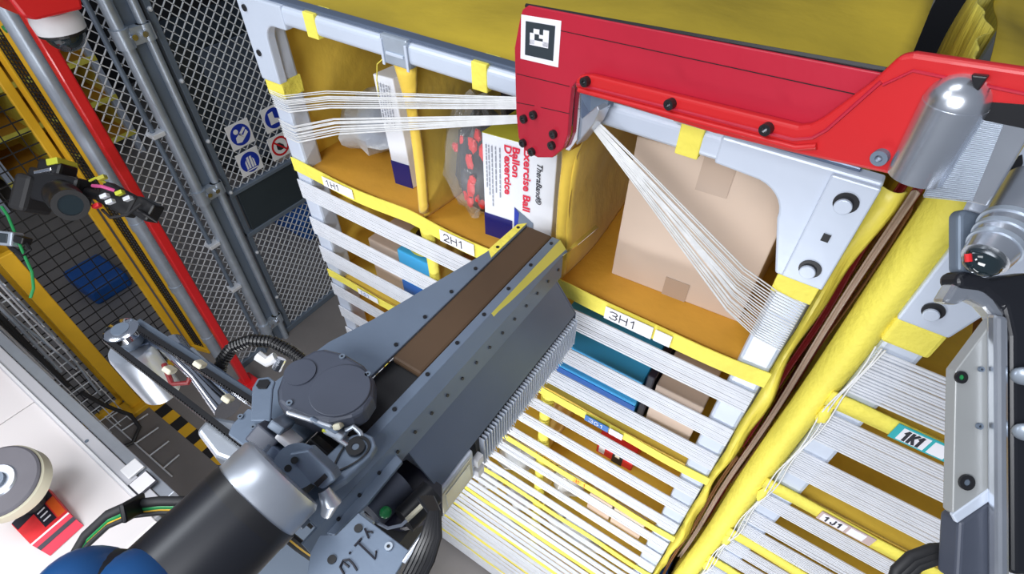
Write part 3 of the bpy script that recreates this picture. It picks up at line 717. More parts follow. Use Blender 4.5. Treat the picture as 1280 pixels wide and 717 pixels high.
part('green_strap',MB().tube([at(5,37,0,-2.5),at(20,31,0,-2.5),at(32,30,0,-2.5)],[.012,.014,.01],8),'green',sp,smooth=True,label='green strap')

# yellow framed mesh panels
yx=-2.716
def ypanel(name,label,p,q,z0,z1,sp,postr=.022,n_=None,extra=None):
    p=V(p); q=V(q); t=thing(name,label,'barrier',((p.x+q.x)/2,(p.y+q.y)/2,FLOOR))
    d=(q-p).normalized(); L=(q-p).length; pr=d.cross(Z)
    for c in (p,q):
        part('frame_post',MB().obox(V((c.x,c.y,(z0+z1)/2)),d*postr,pr*postr*.6,Z*((z1-z0)/2)),'ypaint',t,bev=.004)
    m=MB(); k=int(L/sp)
    for i in range(1,k): m.tube([V((p.x,p.y,z0))+d*(L*i/k),V((p.x,p.y,z1))+d*(L*i/k)],.003,4)
    nz=int((z1-z0)/sp)
    for i in range(nz): m.tube([V((p.x,p.y,z0+sp*i)),V((q.x,q.y,z0+sp*i))],.003,4)
    part('wire_grid',m,'bwire',t)
    part('frame_rail',MB().obox(V(((p.x+q.x)/2,(p.y+q.y)/2,z0)),d*L/2,pr*.014,Z*.02),'ypaint',t,bev=.003)
    return t
yl=at(165,495,2,FLOOR); yr=at(235,440,2,FLOOR); y3=at(264,440,2,FLOOR)
ypanel('safety_barrier','yellow framed black wire mesh panel behind the camera rig',(yl.x,yl.y,0),(yr.x,yr.y,0),FLOOR+.02,.0,.052,.018)
ypanel('safety_barrier','narrow yellow framed mesh panel beside the grey steel pole',(yr.x+.005,yr.y+.045,0),(y3.x,y3.y,0),FLOOR+.02,.0,.018,.018)
ypanel('safety_barrier','yellow framed black wire mesh panel along the far left edge',(yl.x,yl.y-.50,0),(yl.x,yl.y-.05,0),FLOOR+.02,.0,.052,.012)
# broad yellow upright
by=at(110,440,0,-2.60)
bp_=thing('yellow_upright','broad flat yellow steel upright between the cable tray and the mesh','post',(-2.62,.21,FLOOR))
u0=at(150,482,0,-2.60)
part('post_body',MB().box((-2.63,u0.y-.030,FLOOR+.03),(-2.60,u0.y+.030,at(25,310,0,-2.6).z)),'ypaint',bp_,bev=.004)
part('base_plate',MB().box((-2.68,u0.y-.06,FLOOR),(-2.56,u0.y+.06,FLOOR+.03)),'ypaint',bp_,bev=.004)

# cable tray (vertical wire basket) with cables
tx=-2.58
ct=thing('cable_tray','upright wire basket cable tray with bundled cables beside the worktable','cable tray',(tx,.06,FLOOR))
ty0,ty1_=-.10,.15
m=MB()
for i in range(6): 
    y=ty0+(ty1_-ty0)*i/5; m.tube([(tx,y,FLOOR),(tx,y,-.6)],.0028,5)
z=FLOOR+.03
while z<-.6:
    m.tube([(tx+.04,ty0,z),(tx,ty0,z),(tx,ty1_,z),(tx+.04,ty1_,z)],.003,5); z+=.085
part('basket',m,'wire',ct)
part('mounting_rail',MB().box((tx+.006,-.005,FLOOR+.03),(tx+.018,.035,-.6)),'galvd',ct,bev=.002)
hol=MB(); z=FLOOR+.1
while z<-.6: hol.box((tx+.018,.008,z),(tx+.019,.022,z+.022)); z+=.06
part('slots',hol,'black',ct)
tb_=MB(); z=-1.75
for k in range(6): tb_.box((tx+.005,-.062,z),(tx+.03,-.037,z+.03)); z+=.055
part('terminal_row',tb_,'orange',ct)
def cable(y,r,mn,amp=.02,lo=FLOOR+.05,hi=-.6,x=tx+.02,bottom=None,ph=None):
    ph=random.uniform(0,6) if ph is None else ph; pts=[]
    n=22
    for i in range(n+1):
        t=i/n; z=hi+(lo-hi)*t
        pts.append((x+.006*math.sin(ph*2+t*8),y+amp*math.sin(ph+t*4)+amp*.3*math.sin(ph*3+t*13),z))
    if bottom: pts += bottom
    part('cable',MB().tube(pts,r,8),mn,ct,smooth=True)
for (y,r,mn,a_) in ((.075,.008,'rubber',.012),(.095,.007,'galv',.012),(.03,.006,'rail',.015),(.125,.004,'rail',.02),(.055,.010,'rubber',.010),(.115,.005,'galv',.02),(.135,.005,'galv',.018),(.10,.004,'wire',.03),(-.02,.005,'ycab',.015),(-.03,.004,'green',.012),(-.075,.006,'galvd',.012),(-.09,.006,'rubber',.01),(-.055,.007,'rubber',.01)):
    cable(y,r,mn,a_,lo=FLOOR+.25+random.uniform(0,.3))
part('cable',MB().tube([(tx+.02,.08,FLOOR+.36),(tx+.04,.11,FLOOR+.22),(tx+.08,.16,FLOOR+.10),(tx+.12,.15,FLOOR+.03),(tx+.16,.08,FLOOR+.012),(tx+.12,.0,FLOOR+.012),(tx+.04,-.05,FLOOR+.03)],.010,8),'rubber',ct,smooth=True)
# floor ladder wires
lw=MB()
for k in range(5): 
    a=at(135+k*17,522+k*16,2,FLOOR+.01); b=at(172+k*13,500+k*17,2,FLOOR+.01)
    lw.tube([a,b],.004,5)
lw.tube([at(120,510,2,FLOOR+.01),at(215,595,2,FLOOR+.01)],.004,5)
single('floor_tray',lw,'wire','flat wire cable ladder lying on the floor beside the worktable','cable tray')

# DSLR camera rig
rd=2.45
def cd(px,py,d=None): return atd(px,py,d or 1.9)
cr=thing('photo_camera','black digital photo camera with lens on a rig beside the red post','camera',cd(75,260))
rt=R@V((1,0,0)); ru=R@V((0,1,0)); rb_=R@V((0,0,1))
s1=1.9/F
def cob(px,py,w,h,dpt,ang=0,d=1.9):
    c=atd(px,py,d); ca,sa=math.cos(ang),math.sin(ang)
    ax=(rt*ca+ru*sa)*(w/2*d/F); ay=(-rt*sa+ru*ca)*(h/2*d/F)
    return c,ax,ay,rb_*(dpt/2)
part('camera_body',MB().obox(*cob(75,237,64,40,.09,-.25)),'black',cr,bev=.012)
part('hand_grip',MB().obox(*cob(42,243,22,46,.12,-.25)),'rubber',cr,bev=.015)
part('prism_hump',MB().obox(*cob(72,212,30,18,.08,-.25)),'black',cr,bev=.01)
part('flash_shoe',MB().obox(*cob(68,217,22,4,.10,.2)),'chrome',cr,bev=.002)
part('level_tag',MB().obox(*cob(78,205,14,8,.09,.2)),'ycab',cr,bev=.002)
la=atd(76,243,1.86); lb_=atd(88,256,1.74)
part('lens_barrel',MB().tube([la,la.lerp(lb_,.5),la.lerp(lb_,.55),lb_],[.052,.052,.047,.050],32),'black',cr,smooth=True)
ld=(lb_-la).normalized()
part('lens_rim',MB().ring(lb_,ld,.034,.050,.006,32),'rubber',cr)
part('lens_glass',MB().tube([lb_-ld*.004,lb_+ld*.002],[.034,.034],32),'glass',cr)
rg=thing('camera_bracket','black clamp with coloured cables holding the photo camera to the red post','bracket',cd(150,250))
part('clamp_body',MB().obox(*cob(150,250,46,28,.05,-.5)),'rubber',rg,bev=.01)
part('clamp_jaw',MB().obox(*cob(184,262,26,24,.06,-.5,1.88)),'black',rg,bev=.008)
part('arm',MB().tube([cd(108,240),cd(130,246),cd(150,250)],.018,10),'black',rg)
part('lever',MB().tube([cd(172,262,1.84),cd(197,278,1.84)],[.007,.003],6),'black',rg)
part('cable',MB().tube([cd(116,232,1.82),cd(128,233,1.80),cd(143,238,1.82)],.006,8),'magenta',rg,smooth=True)
part('cable',MB().tube([cd(112,226,1.82),cd(120,222,1.80),cd(132,228,1.82)],.004,8),'ycab',rg,smooth=True)
part('cable',MB().tube([cd(128,262,1.82),cd(138,272,1.80),cd(160,268,1.80),cd(176,255,1.82)],.005,8),'rubber',rg,smooth=True)
for (px,py,mn) in ((150,241,'ycab'),(138,252,'boxw'),(131,245,'boxw'),(121,257,'redgoods'),(160,248,'wire'),(128,222,'boxy')):
    part('connector',MB().obox(*cob(px,py,9,5,.02,.4,1.80)),mn,rg,bev=.002)
rgc=thing('cable_box','grey junction with white connectors at the left edge of the view','junction',cd(15,300))
part('housing',MB().obox(*cob(8,298,30,18,.05,-.1)),'galv',rgc,bev=.006)
part('dark_face',MB().obox(*cob(11,298,14,12,.055,-.1)),'slate',rgc,bev=.003)
part('plug',MB().obox(*cob(28,300,14,9,.04,-.3)),'black',rgc,bev=.004)
part('cable',MB().tube([cd(2,258),cd(10,270),cd(30,318),cd(40,340),cd(42,360),cd(38,372)],.005,8),'green',rgc,smooth=True)
part('cable',MB().tube([cd(30,300),cd(37,312),cd(30,320),cd(15,310)],.008,8),'black',rgc,smooth=True)

# ================================================================== WORKTABLE
TZ=-1.6
tt=thing('worktable','white laminate worktable with aluminium edge rail at the lower left','table',(-1.85,-.5,FLOOR))
for (a_,b_) in (((-2.50,-1.0),(-1.925,-.052)),((-1.92,-1.0),(-1.20,-.052))):
    part('tabletop',MB().box((a_[0],a_[1],TZ-.03),(b_[0],b_[1],TZ)),'table',tt,bev=.002)
part('edge_rail',MB().box((-2.50,-.052,TZ-.045),(-1.24,-.006,TZ+.004)),'rail',tt,bev=.002)
part('rail_lip',MB().box((-2.50,-.048,TZ+.004),(-1.24,-.040,TZ+.012)),'white',tt,bev=.001)
part('edge_rail',MB().box((-2.50,-.004,TZ-.045),(-1.24,.030,TZ-.004)),'alu',tt,bev=.002)
for x in (-2.44,-1.32):
    for y in (-.95,-.06): part('leg',MB().box((x-.02,y-.02,FLOOR),(x+.02,y+.02,TZ-.045)),'alu',tt,bev=.003)
p=at(178,603,2,TZ+.012)
part('tag_holder',MB().box((p.x-.03,p.y-.03,TZ+.004),(p.x+.03,p.y+.03,TZ+.012)),'ink',tt,bev=.002)
part('tag_plate',MB().box((p.x-.026,p.y-.026,TZ+.012),(p.x+.026,p.y+.026,TZ+.0135)),'tag',tt)
p=at(165,585,2,TZ+.012); part('rail_clip',MB().box((p.x-.025,p.y-.025,TZ+.002),(p.x+.025,p.y+.025,TZ+.014)),'white',tt,bev=.003)
# joint strips on the tabletop
for x in (-1.62,-2.35): part('seam_screw',MB().tube([(x,-.03,TZ+.004),(x,-.03,TZ+.0055)],.006,12),'galvd',tt)
single('red_bin',MB().box((-2.48,-.30,TZ),(-2.12,-.10,TZ+.03)),'redp','flat red tray at the far left end of the worktable','tray',bev=.006)
# polishing disc
pc=at(0,602,2,TZ+.18)
nrm=(V((0,0,0))-pc).normalized()*.55+V((-.38,-.30,.75)).normalized()*.5; nrm.normalize()
pd=thing('polishing_disc','large round grey disc with cream foam rim leaning over the red leaflet','disc',pc-nrm*.05)
part('foam_ring',MB().tube([pc-nrm*.055,pc-nrm*.045,pc-nrm*.005,pc],[.094,.100,.100,.095],48),'cream',pd,smooth=True)
part('disc_face',MB().tube([pc,pc+nrm*.006,pc+nrm*.010],[.096,.096,.091],48),'padg',pd,smooth=True)
part('centre_plate',MB().tube([pc+nrm*.010,pc+nrm*.016],[.045,.042],32),'alu',pd,smooth=True)
part('hub',MB().ring(pc+nrm*.016,nrm,.011,.023,.010,24),'galvd',pd)
part('stand',MB().tube([pc-nrm*.055,V((pc.x,pc.y,TZ))],.03,16),'rubber',pd)
# red leaflet / box
lf=thing('red_leaflet_box','small red and black printed carton lying open on the white worktable','box',at(65,655,2,TZ))
z=TZ+.03
c1,c2,c3,c4=at(14,655,2,z),at(58,608,2,z),at(85,640,2,z),at(38,680,2,z)
part('box_body',MB().prism([c1,c2,c3,c4],(0,0,-.03)),'redgoods',lf,bev=.001)
def quad(a,b,c,d,u0,u1,v0,v1,h=.0008):
    P=lambda u,v:(a.lerp(b,u)).lerp(d.lerp(c,u),v)+Z*.0004
    return MB().prism([P(u0,v0),P(u1,v0),P(u1,v1),P(u0,v1)],Z*h)
part('black_panel',quad(c1,c2,c3,c4,.02,.98,.0,.32),'darkgoods',lf)
part('black_panel',quad(c1,c2,c3,c4,.45,.75,.32,.9),'darkgoods',lf)
part('orange_panel',quad(c1,c2,c3,c4,.78,.98,.35,.92),'orange',lf)
m=MB()
for k in range(3): m2=quad(c1,c2,c3,c4,.50,.70,.4+.15*k,.44+.15*k,.0014); m.add(m2.v,m2.f)
part('print_lines',m,'boxw',lf)
f1_,f2_=at(62,694,2,TZ+.004),at(104,656,2,TZ+.004)
part('open_flap',MB().prism([c4,c3,f2_,f1_],(0,0,-.002)),'redink',lf)
part('flap_stripe',MB().prism([c4.lerp(f1_,.35)+Z*.001,c3.lerp(f2_,.35)+Z*.001,c3.lerp(f2_,.55)+Z*.001,c4.lerp(f1_,.55)+Z*.001],(0,0,.0008)),'darkgoods',lf)
part('flap_stripe',MB().prism([c4.lerp(f1_,.02)+Z*.0012,c3.lerp(f2_,.02)+Z*.0012,c3.lerp(f2_,.1)+Z*.0012,c4.lerp(f1_,.1)+Z*.0012],(0,0,.0008)),'boxw',lf)

# ================================================================== GRIPPER TOOL (conveyor) + robot 1
gt=thing('conveyor_gripper','blue-grey conveyor gripper with brown belt reaching into the middle top bin','gripper',(-.33,.2,-.62))
zb=-.556
bx0,bx1=-.361,-.313
part('belt',MB().box((bx0,.268,zb-.012),(bx1,.592,zb)),'belt',gt,bev=.004)
part('belt_bed',MB().box((bx0-.0045,.07,zb-.06),(bx1+.002,.588,zb-.0125)),'rubber',gt)
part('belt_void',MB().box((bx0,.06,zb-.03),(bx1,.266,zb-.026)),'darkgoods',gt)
# left wing: flat plate widening towards the robot
wing=[(bx0+.0003,.592),(bx0-.012,.580),(bx0-.016,.50),(-.425,.30),(-.445,.24),(-.455,.14),(bx0+.0003,.10)]
wo=part('side_wing',MB().prism([(x,y,zb-.004) for x,y in wing],(0,0,.006)),'toolg',gt,bev=.001)
part('wing_tip',MB().prism([(bx0-.0015,.593,zb+.0022),(bx0-.013,.581,zb+.0022),(bx0-.016,.505,zb+.0022),(bx0-.0015,.492,zb+.0022)],(0,0,.001)),'strap',wo,label='bright yellow wing tip')
for k in range(6): part('screw',MB().tube([(bx0-.007,.575-.058*k,zb+.0025),(bx0-.007,.575-.058*k,zb+.0042)],.0028,10),'black',wo)
# right flange: rail top, bevel with a painted yellow reflection, dotted side
ra_=part('rail',MB().box((bx1+.002,.06,zb-.02),(bx1+.016,.588,zb+.002)),'toolg',gt,bev=.001)
for k in range(8): part('screw',MB().tube([(bx1+.009,.572-.060*k,zb+.0020),(bx1+.009,.572-.060*k,zb+.0036)],.0028,10),'black',ra_)
part('bevel_strip',MB().prism([(bx1+.016,.40,zb+.002),(bx1+.016,.588,zb+.002),(bx1+.028,.588,zb-.012),(bx1+.020,.40,zb-.003)],(-.002,0,-.002)),'bevel',gt)  # tinted strip that paints the yellow reflection near the tip
part('bevel_strip',MB().prism([(bx1+.016,.07,zb+.0016),(bx1+.016,.588,zb+.0016),(bx1+.030,.588,zb-.0144),(bx1+.030,.07,zb-.0144)],(-.002,0,-.002)),'toolg',gt)
dp=part('dotted_plate',MB().prism([(bx1+.030,.05,zb-.014),(bx1+.030,.575,zb-.014),(bx1+.038,.56,zb-.045),(bx1+.038,.05,zb-.045)],(-.003,0,-.001)),'toolg',gt)
for k in range(16):
    y=.555-.031*k; part('screw_hole',MB().tube([(bx1+.0325,y,zb-.028),(bx1+.0355,y,zb-.0275)],.0022,10),'black',dp)
part('slanted_cover',MB().prism([(bx1+.038,.195,zb-.045),(bx1+.038,.545,zb-.045),(-.236,.545,-.652),(-.236,.195,-.652)],(-.003,0,-.003)),'toolb',gt)
part('end_plate',MB().prism([(bx1+.018,.548,zb-.016),(bx1+.038,.548,zb-.045),(-.236,.548,-.652),(-.236,.548,-.72),(bx1+.0,.548,-.72)],(0,-.002,0)),'toolb',gt)
part('tip_blade',MB().prism([(bx1+.030,.575,zb-.016),(bx1+.042,.60,zb-.006),(bx1+.050,.655,zb-.004),(bx1+.042,.66,zb-.006),(bx1+.030,.61,zb-.016)],(0,0,.002)),'chrome',gt)
sb=part('side_box',MB().box((bx1-.02,.275,-.735),(-.238,.545,-.657)),'rubber',gt)
br=MB()
for k in range(44):
    y=.283+.006*k; br.box((-.2385,y,-.722),(-.2295,y+.0018,-.660))
part('fin_row',br,'frame',gt)
br=MB()
for k in range(60):
    y=.280+.0044*k; br.tube([(-.234,y,-.722),(-.231+random.uniform(-.002,.003),y,-.729)],.0009,4)
part('brush',br,'wire',gt)
for k in range(2): part('edge_lug',MB().box((-.236,.262,-.70-.03*k),(-.226,.276,-.682-.03*k)),'white',gt,bev=.001)
# light grey panel box at the back end
pb=part('drive_box',MB().box((bx1-.01,.185,-.725),(-.232,.262,-.655)),'frame',gt,bev=.003)
part('panel_plate',MB().box((-.2325,.192,-.716),(-.2305,.256,-.664)),'cream',pb,bev=.001)
part('panel_recess',MB().box((-.2308,.200,-.708),(-.2295,.250,-.671)),'alu',pb)
# motor cover
cvc=V((-.425,.195,zb+.045))
pts=[]
for (px,py) in ((345,487),(352,468),(368,450),(392,436),(405,434),(430,440),(455,455),(467,472),(466,495),(455,512),(440,520),(410,527),(385,525),(360,515),(346,503)):
    pts.append(at(px,py,2,zb+.045))
mc=part('motor_cover',MB().prism(pts,(0,0,-.028)),'cover',gt,bev=.006,segs=3)
ccx=at(425,487,2,zb+.046)
part('cover_boss',MB().tube([ccx-Z*.002,ccx+Z*.0015],.034,40),'cover',mc,bev=.001)
ccx=at(375,465,2,zb+.046); part('cover_boss',MB().tube([ccx-Z*.002,ccx+Z*.001],.018,32),'cover',mc)
for (px,py) in ((362,504),(428,446),(460,468)):
    c=at(px,py,2,zb+.0455); bolt(mc,c,Z,.0035,.002,'galvd','black','cover_screw')
# things below the cover: valves, brackets
p=at(440,545,2,zb)
for (px,py,w,h,mn,ang) in ((420,540,26,10,'galv',-.5),(424,531,10,8,'cream',.2),(410,536,9,6,'ycab',-.6),(428,548,24,6,'alu',-.6),(405,560,40,8,'black',-.7),(408,530,40,7,'toolg',-.5),(390,522,60,6,'alu',-.3)):
    part('fitting',MB().obox(*cob(px,py,w,h,.02,ang,.585)),mn,gt,bev=.002)
part('elbow_hose',MB().tube([atd(432,538,.59),atd(442,533,.59),atd(450,540,.59),atd(453,550,.59)],.003,10),'galv',gt,smooth=True)
# oval lever housing on the rail side
ov=[]
for (px,py) in ((396,580),(425,553),(440,543),(455,540),(466,545),(470,556),(462,570),(432,598),(410,612),(398,600)):
    ov.append(at(px,py,2,zb+.022))
lv=part('lever_plate',MB().prism(ov,(0,0,-.012)),'toolg',gt,bev=.002)
oc=at(445,560,2,zb+.0235)
rn=MB()
e1=(at(462,545,2,zb+.0235)-at(415,592,2,zb+.0235)).normalized(); e2=Z.cross(e1)
oc2=at(438,568,2,zb+.0235); n=36
for k in range(n):
    a0=2*math.pi*k/n; a1=2*math.pi*(k+1)/n
    def E_(a,s):
        t=math.cos(a); w=.0125*(1+.45*t)*math.sin(a); return oc2+e1*(.024*t*s)+e2*(w*s)
    rn.prism([E_(a0,1),E_(a1,1),E_(a1,.86),E_(a0,.86)],Z*.0008)
part('oval_groove',rn,'black',lv)
part('pivot',MB().ring(oc,Z,.004,.010,.004,24),'black',lv)
part('pivot_screw',MB().tube([oc,oc+Z*.003],.004,12),'galvd',lv)
# long plate running back to the robot with the dots
bk=[at(478,520,2,zb-.02),at(505,578,2,zb-.04)]
rear=[]
for (px,py) in ((474,540),(490,560),(503,576),(460,628),(418,668),(400,665),(385,650),(392,628),(430,596)):
    rear.append(at(px,py,2,zb-.030))
rp2=part('rear_plate',MB().prism(rear,(0,0,-.006)),'toolg',gt,bev=.001)
for k in range(7):
    c=at(402+(549-402)*k/7.,656+(492-656)*k/7.,2,zb-.0295); part('screw_hole',MB().tube([c,c+Z*.0012],.0022,10),'black',rp2)
# open void with motor below the plate
part('recess_box',MB().box((-.275,.09,-.70),(-.235,.19,-.66)),'rubber',gt)
hb=[]
for (px,py) in ((455,640),(500,578),(508,574),(552,606),(553,640),(520,655),(500,660),(478,655)):
    hb.append(at(px,py,2,-.645))
part('recess_floor',MB().prism(hb,(0,0,-.01)),'darkgoods',gt)
part('recess_motor',MB().tube([at(462,640,2,-.63),at(500,600,2,-.63)],.022,24),'cover',gt,smooth=True)
part('recess_motor',MB().tube([at(505,650,2,-.62),at(540,615,2,-.62)],.016,20),'black',gt,smooth=True)
part('bracket_bar',MB().tube([at(508,650,2,-.6),at(527,632,2,-.6)],.003,8),'cream',gt)
part('green_mark',MB().ball(at(482,640,2,-.615),.007,n=12),'green',gt,smooth=True)
part('rim_arc',MB().tube([at(470,652,2,-.60),at(485,660,2,-.60),at(502,656,2,-.60),at(515,644,2,-.60)],.002,6),'chrome',gt,smooth=True)
# lower plate with handwritten marks
lo_=[at(px,py,2,-.55) for (px,py) in ((448,640),(512,688),(470,760),(380,740),(388,690),(400,668),(420,668))]
lp_=part('marked_plate',MB().prism(lo_,(0,0,-.006)),'toolg',gt,bev=.001)
for (px,py) in ((448,660),(415,699)): 
    c=at(px,py,2,-.5495); part('screw_hole',MB().tube([c,c+Z*.001],.0042,20),'black',lp_)
c=at(486,683,2,-.5495); bolt(lp_,c,Z,.004,.002,'galv','black','screw')
def stroke(pts,r=.0011): part('pen_mark',MB().tube([at(px,py,2,-.5488) for px,py in pts],r,5),'ink',lp_)
stroke([(456,660),(461,672),(457,663),(466,665)]); stroke([(443,682),(452,672)]); stroke([(447,677),(469,698),(470,688)])
stroke([(430,717),(425,708),(429,700),(436,699),(441,704),(446,712)]); stroke([(436,708),(430,703)]); stroke([(437,690),(438,691)],.0014)
# cables by the drive box
for k in range(6):
    x=548-k*5
    part('cable',MB().tube([atd(540-k*3,622,.50),atd(548-k*2,640,.48),atd(549-k*4,670,.47),atd(540-k*5,700,.47),atd(520-k*5,740,.47)],.0028,8),'black',gt,smooth=True)
part('side_bar',MB().obox(*cob(520,680,6,50,.01,-.62,.49)),'alu',gt,bev=.001)
part('side_bar',MB().obox(*cob(532,672,8,34,.01,-.62,.50)),'galvd',gt,bev=.001)
# brackets left of the motor cover
m=MB().prism([at(px,py,2,zb+.05) for px,py in ((315,484),(322,472),(336,470),(344,476),(341,485),(338,526),(313,526))],(0,0,-.004))
part('support_bracket',m,'toolg',gt,bev=.0015)
part('bracket_eye',MB().prism([at(px,py,2,zb+.0505) for px,py in ((320,482),(324,475),(335,474),(338,478),(333,486),(323,486))],(0,0,.001)),'black',gt,bev=.0008)
m=MB().prism([at(px,py,2,zb+.035) for px,py in ((290,530),(310,510),(320,512),(338,526),(315,545),(309,560),(285,542))],(0,0,-.006))
bq=part('support_bracket',m,'toolg',gt,bev=.001)
for (px,py) in ((301,521),(317,534)): c=at(px,py,2,zb+.0355); bolt(bq,c,Z,.003,.002,'galvd','black','screw')
# clevis on the arm
m=MB().tube([atd(371,582,.56),atd(371,582,.53)],.022,28)
cv=part('clevis',m,'toolg',gt,smooth=True)
part('clevis_arm',MB().prism([atd(px,py,.53) for px,py in ((362,566),(385,562),(415,590),(420,600),(403,612),(388,605),(358,592))],-rb_*.02),'toolg',cv,bev=.002)
part('clevis_slot',MB().prism([atd(px,py,.528) for px,py in ((392,604),(405,592),(409,597),(397,609))],-rb_*.004),'black',cv)
for (px,py) in ((368,575),(360,585)): part('clevis_pin',MB().tube([atd(px,py,.531),atd(px,py,.526)],.0035,12),'black',cv)
for (px,py,w,h,mn,an) in ((335,545,34,26,'cover',-.7),(348,560,26,16,'toolb',-.7),(330,560,24,12,'black',-.7),(362,548,26,8,'white',-.7),(352,530,20,12,'galvd',-.6),(345,575,30,6,'black',-.7)):
    part('valve_block',MB().obox(*cob(px,py,w,h,.03,an,.57)),mn,gt,bev=.002)
part('chrome_joint',MB().tube([atd(405,612,.54),atd(414,628,.54),atd(408,642,.545)],[.006,.010,.006],16),'alu',gt,smooth=True)

# belt drive arm with pulley motor (upper left)
bd_=thing('belt_drive','chrome motor and toothed belt drive jutting left from the gripper','motor',at(165,450,2,-.60))
pz=-.60
pc1=at(150,411,2,pz)
part('pulley',MB().tube([pc1-Z*.012,pc1-Z*.002,pc1],[.023,.023,.020],36),'chrome',bd_,smooth=True)
part('pulley_hub',MB().tube([pc1,pc1+Z*.001],.012,24),'galvd',bd_)
part('pulley_neck',MB().tube([pc1-Z*.03,pc1-Z*.012],[.019,.020],32),'galvd',bd_,smooth=True)
mt0=at(164,440,2,pz-.045); 
part('motor_body',MB().tube([mt0+Z*.008,mt0,mt0-Z*.06,mt0-Z*.10,mt0-Z*.104],[.027,.029,.029,.028,.022],40),'alu',bd_,smooth=True)
part('motor_plate',MB().prism([at(px,py,2,pz-.035) for px,py in ((132,420),(150,400),(180,404),(240,436),(340,505),(335,522),(232,450),(185,428),(160,436),(145,436))],(0,0,-.008)),'toolb',bd_,bev=.001)
def beltrun(p,q,z=pz-.008,t=.006,h=.012):
    a=at(*p,2,z); b=at(*q,2,z); d=(b-a).normalized(); pr=d.cross(Z)
    bb=part('drive_belt',MB().obox((a+b)/2,d*(b-a).length/2,pr*t/2,Z*h/2),'black',bd_)
    n=int((b-a).length/.005); m=MB()
    for k in range(n): m.obox(a+d*(.0025+.005*k)+pr*(t/2+.0008),d*.0012,pr*.0009,Z*h/2*.9)
    part('belt_teeth',m,'black',bb)
beltrun((133,424),(385,618)); beltrun((170,409),(345,520))
part('guide_rail',MB().obox((at(175,404,2,pz-.02)+at(330,505,2,pz-.02))/2,(at(330,505,2,pz-.02)-at(175,404,2,pz-.02))/2,Y*.004,Z*.008),'galvd',bd_,bev=.001)
part('inner_tube',MB().tube([at(215,430,2,pz-.05),at(250,470,2,pz-.05),at(285,510,2,pz-.05)],[.018,.012,.018],20),'chrome',bd_,smooth=True)
part('cable',MB().tube([at(205,455,2,pz-.06),at(215,480,2,pz-.07),at(235,478,2,pz-.07),at(240,465,2,pz-.06)],.004,8),'maroon',bd_,smooth=True)
part('cable',MB().tube([at(230,440,2,pz-.03),at(262,468,2,pz-.03),at(300,492,2,pz-.02),at(330,510,2,pz-.02)],.004,8),'black',bd_,smooth=True)
part('cable',MB().tube([at(240,436,2,pz-.03),at(275,470,2,pz-.02),at(315,500,2,pz-.02)],.003,8),'galv',bd_,smooth=True)
for (px,py) in ((212,462),(250,455),(285,498)): part('connector',MB().obox(*cob(px,py,12,7,.015,-.6,.66)),'cream',bd_,bev=.002)
# silver end block under the belt
eb_=[at(px,py,2,-.62) for px,py in ((244,538),(262,518),(304,526),(322,553),(296,580),(268,570))]
part('end_block',MB().prism(eb_,(0,0,-.04)),'alu',bd_,bev=.006,segs=3)

# black ring (hose loop) above the red post foot
hc=atd(328,462,.82); hn=(R@V((.05,.75,.66))).normalized()
hoop=thing('cable_loop','black ribbed hose loop arching behind the motor cover','hose',hc)
pts=[atd(px,py,.80) for px,py in ((272,478),(277,452),(290,434),(312,425),(340,427),(362,438),(378,450))]
hs_=part('hose',MB().tube(pts,.008,12),'black',hoop,smooth=True)
rr=MB()
for a_,b_ in zip(pts[:-1],pts[1:]):
    for k in range(6): rr.ring(a_.lerp(b_,k/6),b_-a_,.006,.0096,.0025,14)
part('hose_rib',rr,'black',hs_)
part('hose_clip',MB().tube([atd(322,444,.80),atd(334,452,.8),atd(345,446,.80)],.008,8),'white',hoop,smooth=True)
part('hose_clip',MB().tube([atd(352,448,.80),atd(345,462,.8)],.007,8),'chrome',hoop,smooth=True)

# robot arm 1
rc=atd(314,632,.50)
ax=(atd(314,632,.50)-atd(200,745,.46)).normalized()
ra1=thing('industrial_robot','dark grey cylindrical robot arm with blue joint caps at the bottom left','robot arm',rc-ax*.2)
R1=.0475
q=lambda t: rc+ax*t
part('arm_tube',MB().tube([q(-.30),q(-.006)],[.050,R1],56),'arm',ra1,smooth=True)
part('seal_ring',MB().tube([q(-.007),q(.006)],R1*1.012,56),'black',ra1,smooth=True)
part('wrist_flange',MB().tube([q(.006),q(.034),q(.038)],[R1*.98,R1*.98,R1*.92],56),'alu',ra1,smooth=True)
bj=atd(176,756,.44)
part('joint_cap',MB().ball(bj,.045,.045,.045,n=32),'blue',ra1,smooth=True)
bj2=atd(114,752,.44)
part('joint_cap',MB().ball(bj2,.045,.04,.045,n=32),'blue',ra1,smooth=True)
part('joint_shell',MB().tube([bj2,bj],.040,40),'arm',ra1,smooth=True)
ch=thing('cable_bundle','black and green cable bundle arching over the worktable corner','cable',atd(150,650,.5))
for (o,r,mn) in ((0,.0048,'rubber'),(6,.0032,'green'),(10,.0020,'ypaint'),(14,.0028,'rubber'),(4,.003,'green')):
    pts=[atd(px,py+o,.52) for px,py in ((88,702),(108,668),(135,643),(165,630),(200,626),(236,626),(270,640))]
    part('cable',MB().tube(pts,r,10),mn,ch,smooth=True)
part('cable_tie',MB().obox(*cob(167,634,7,24,.03,.2,.51)),'black',ch,bev=.002)
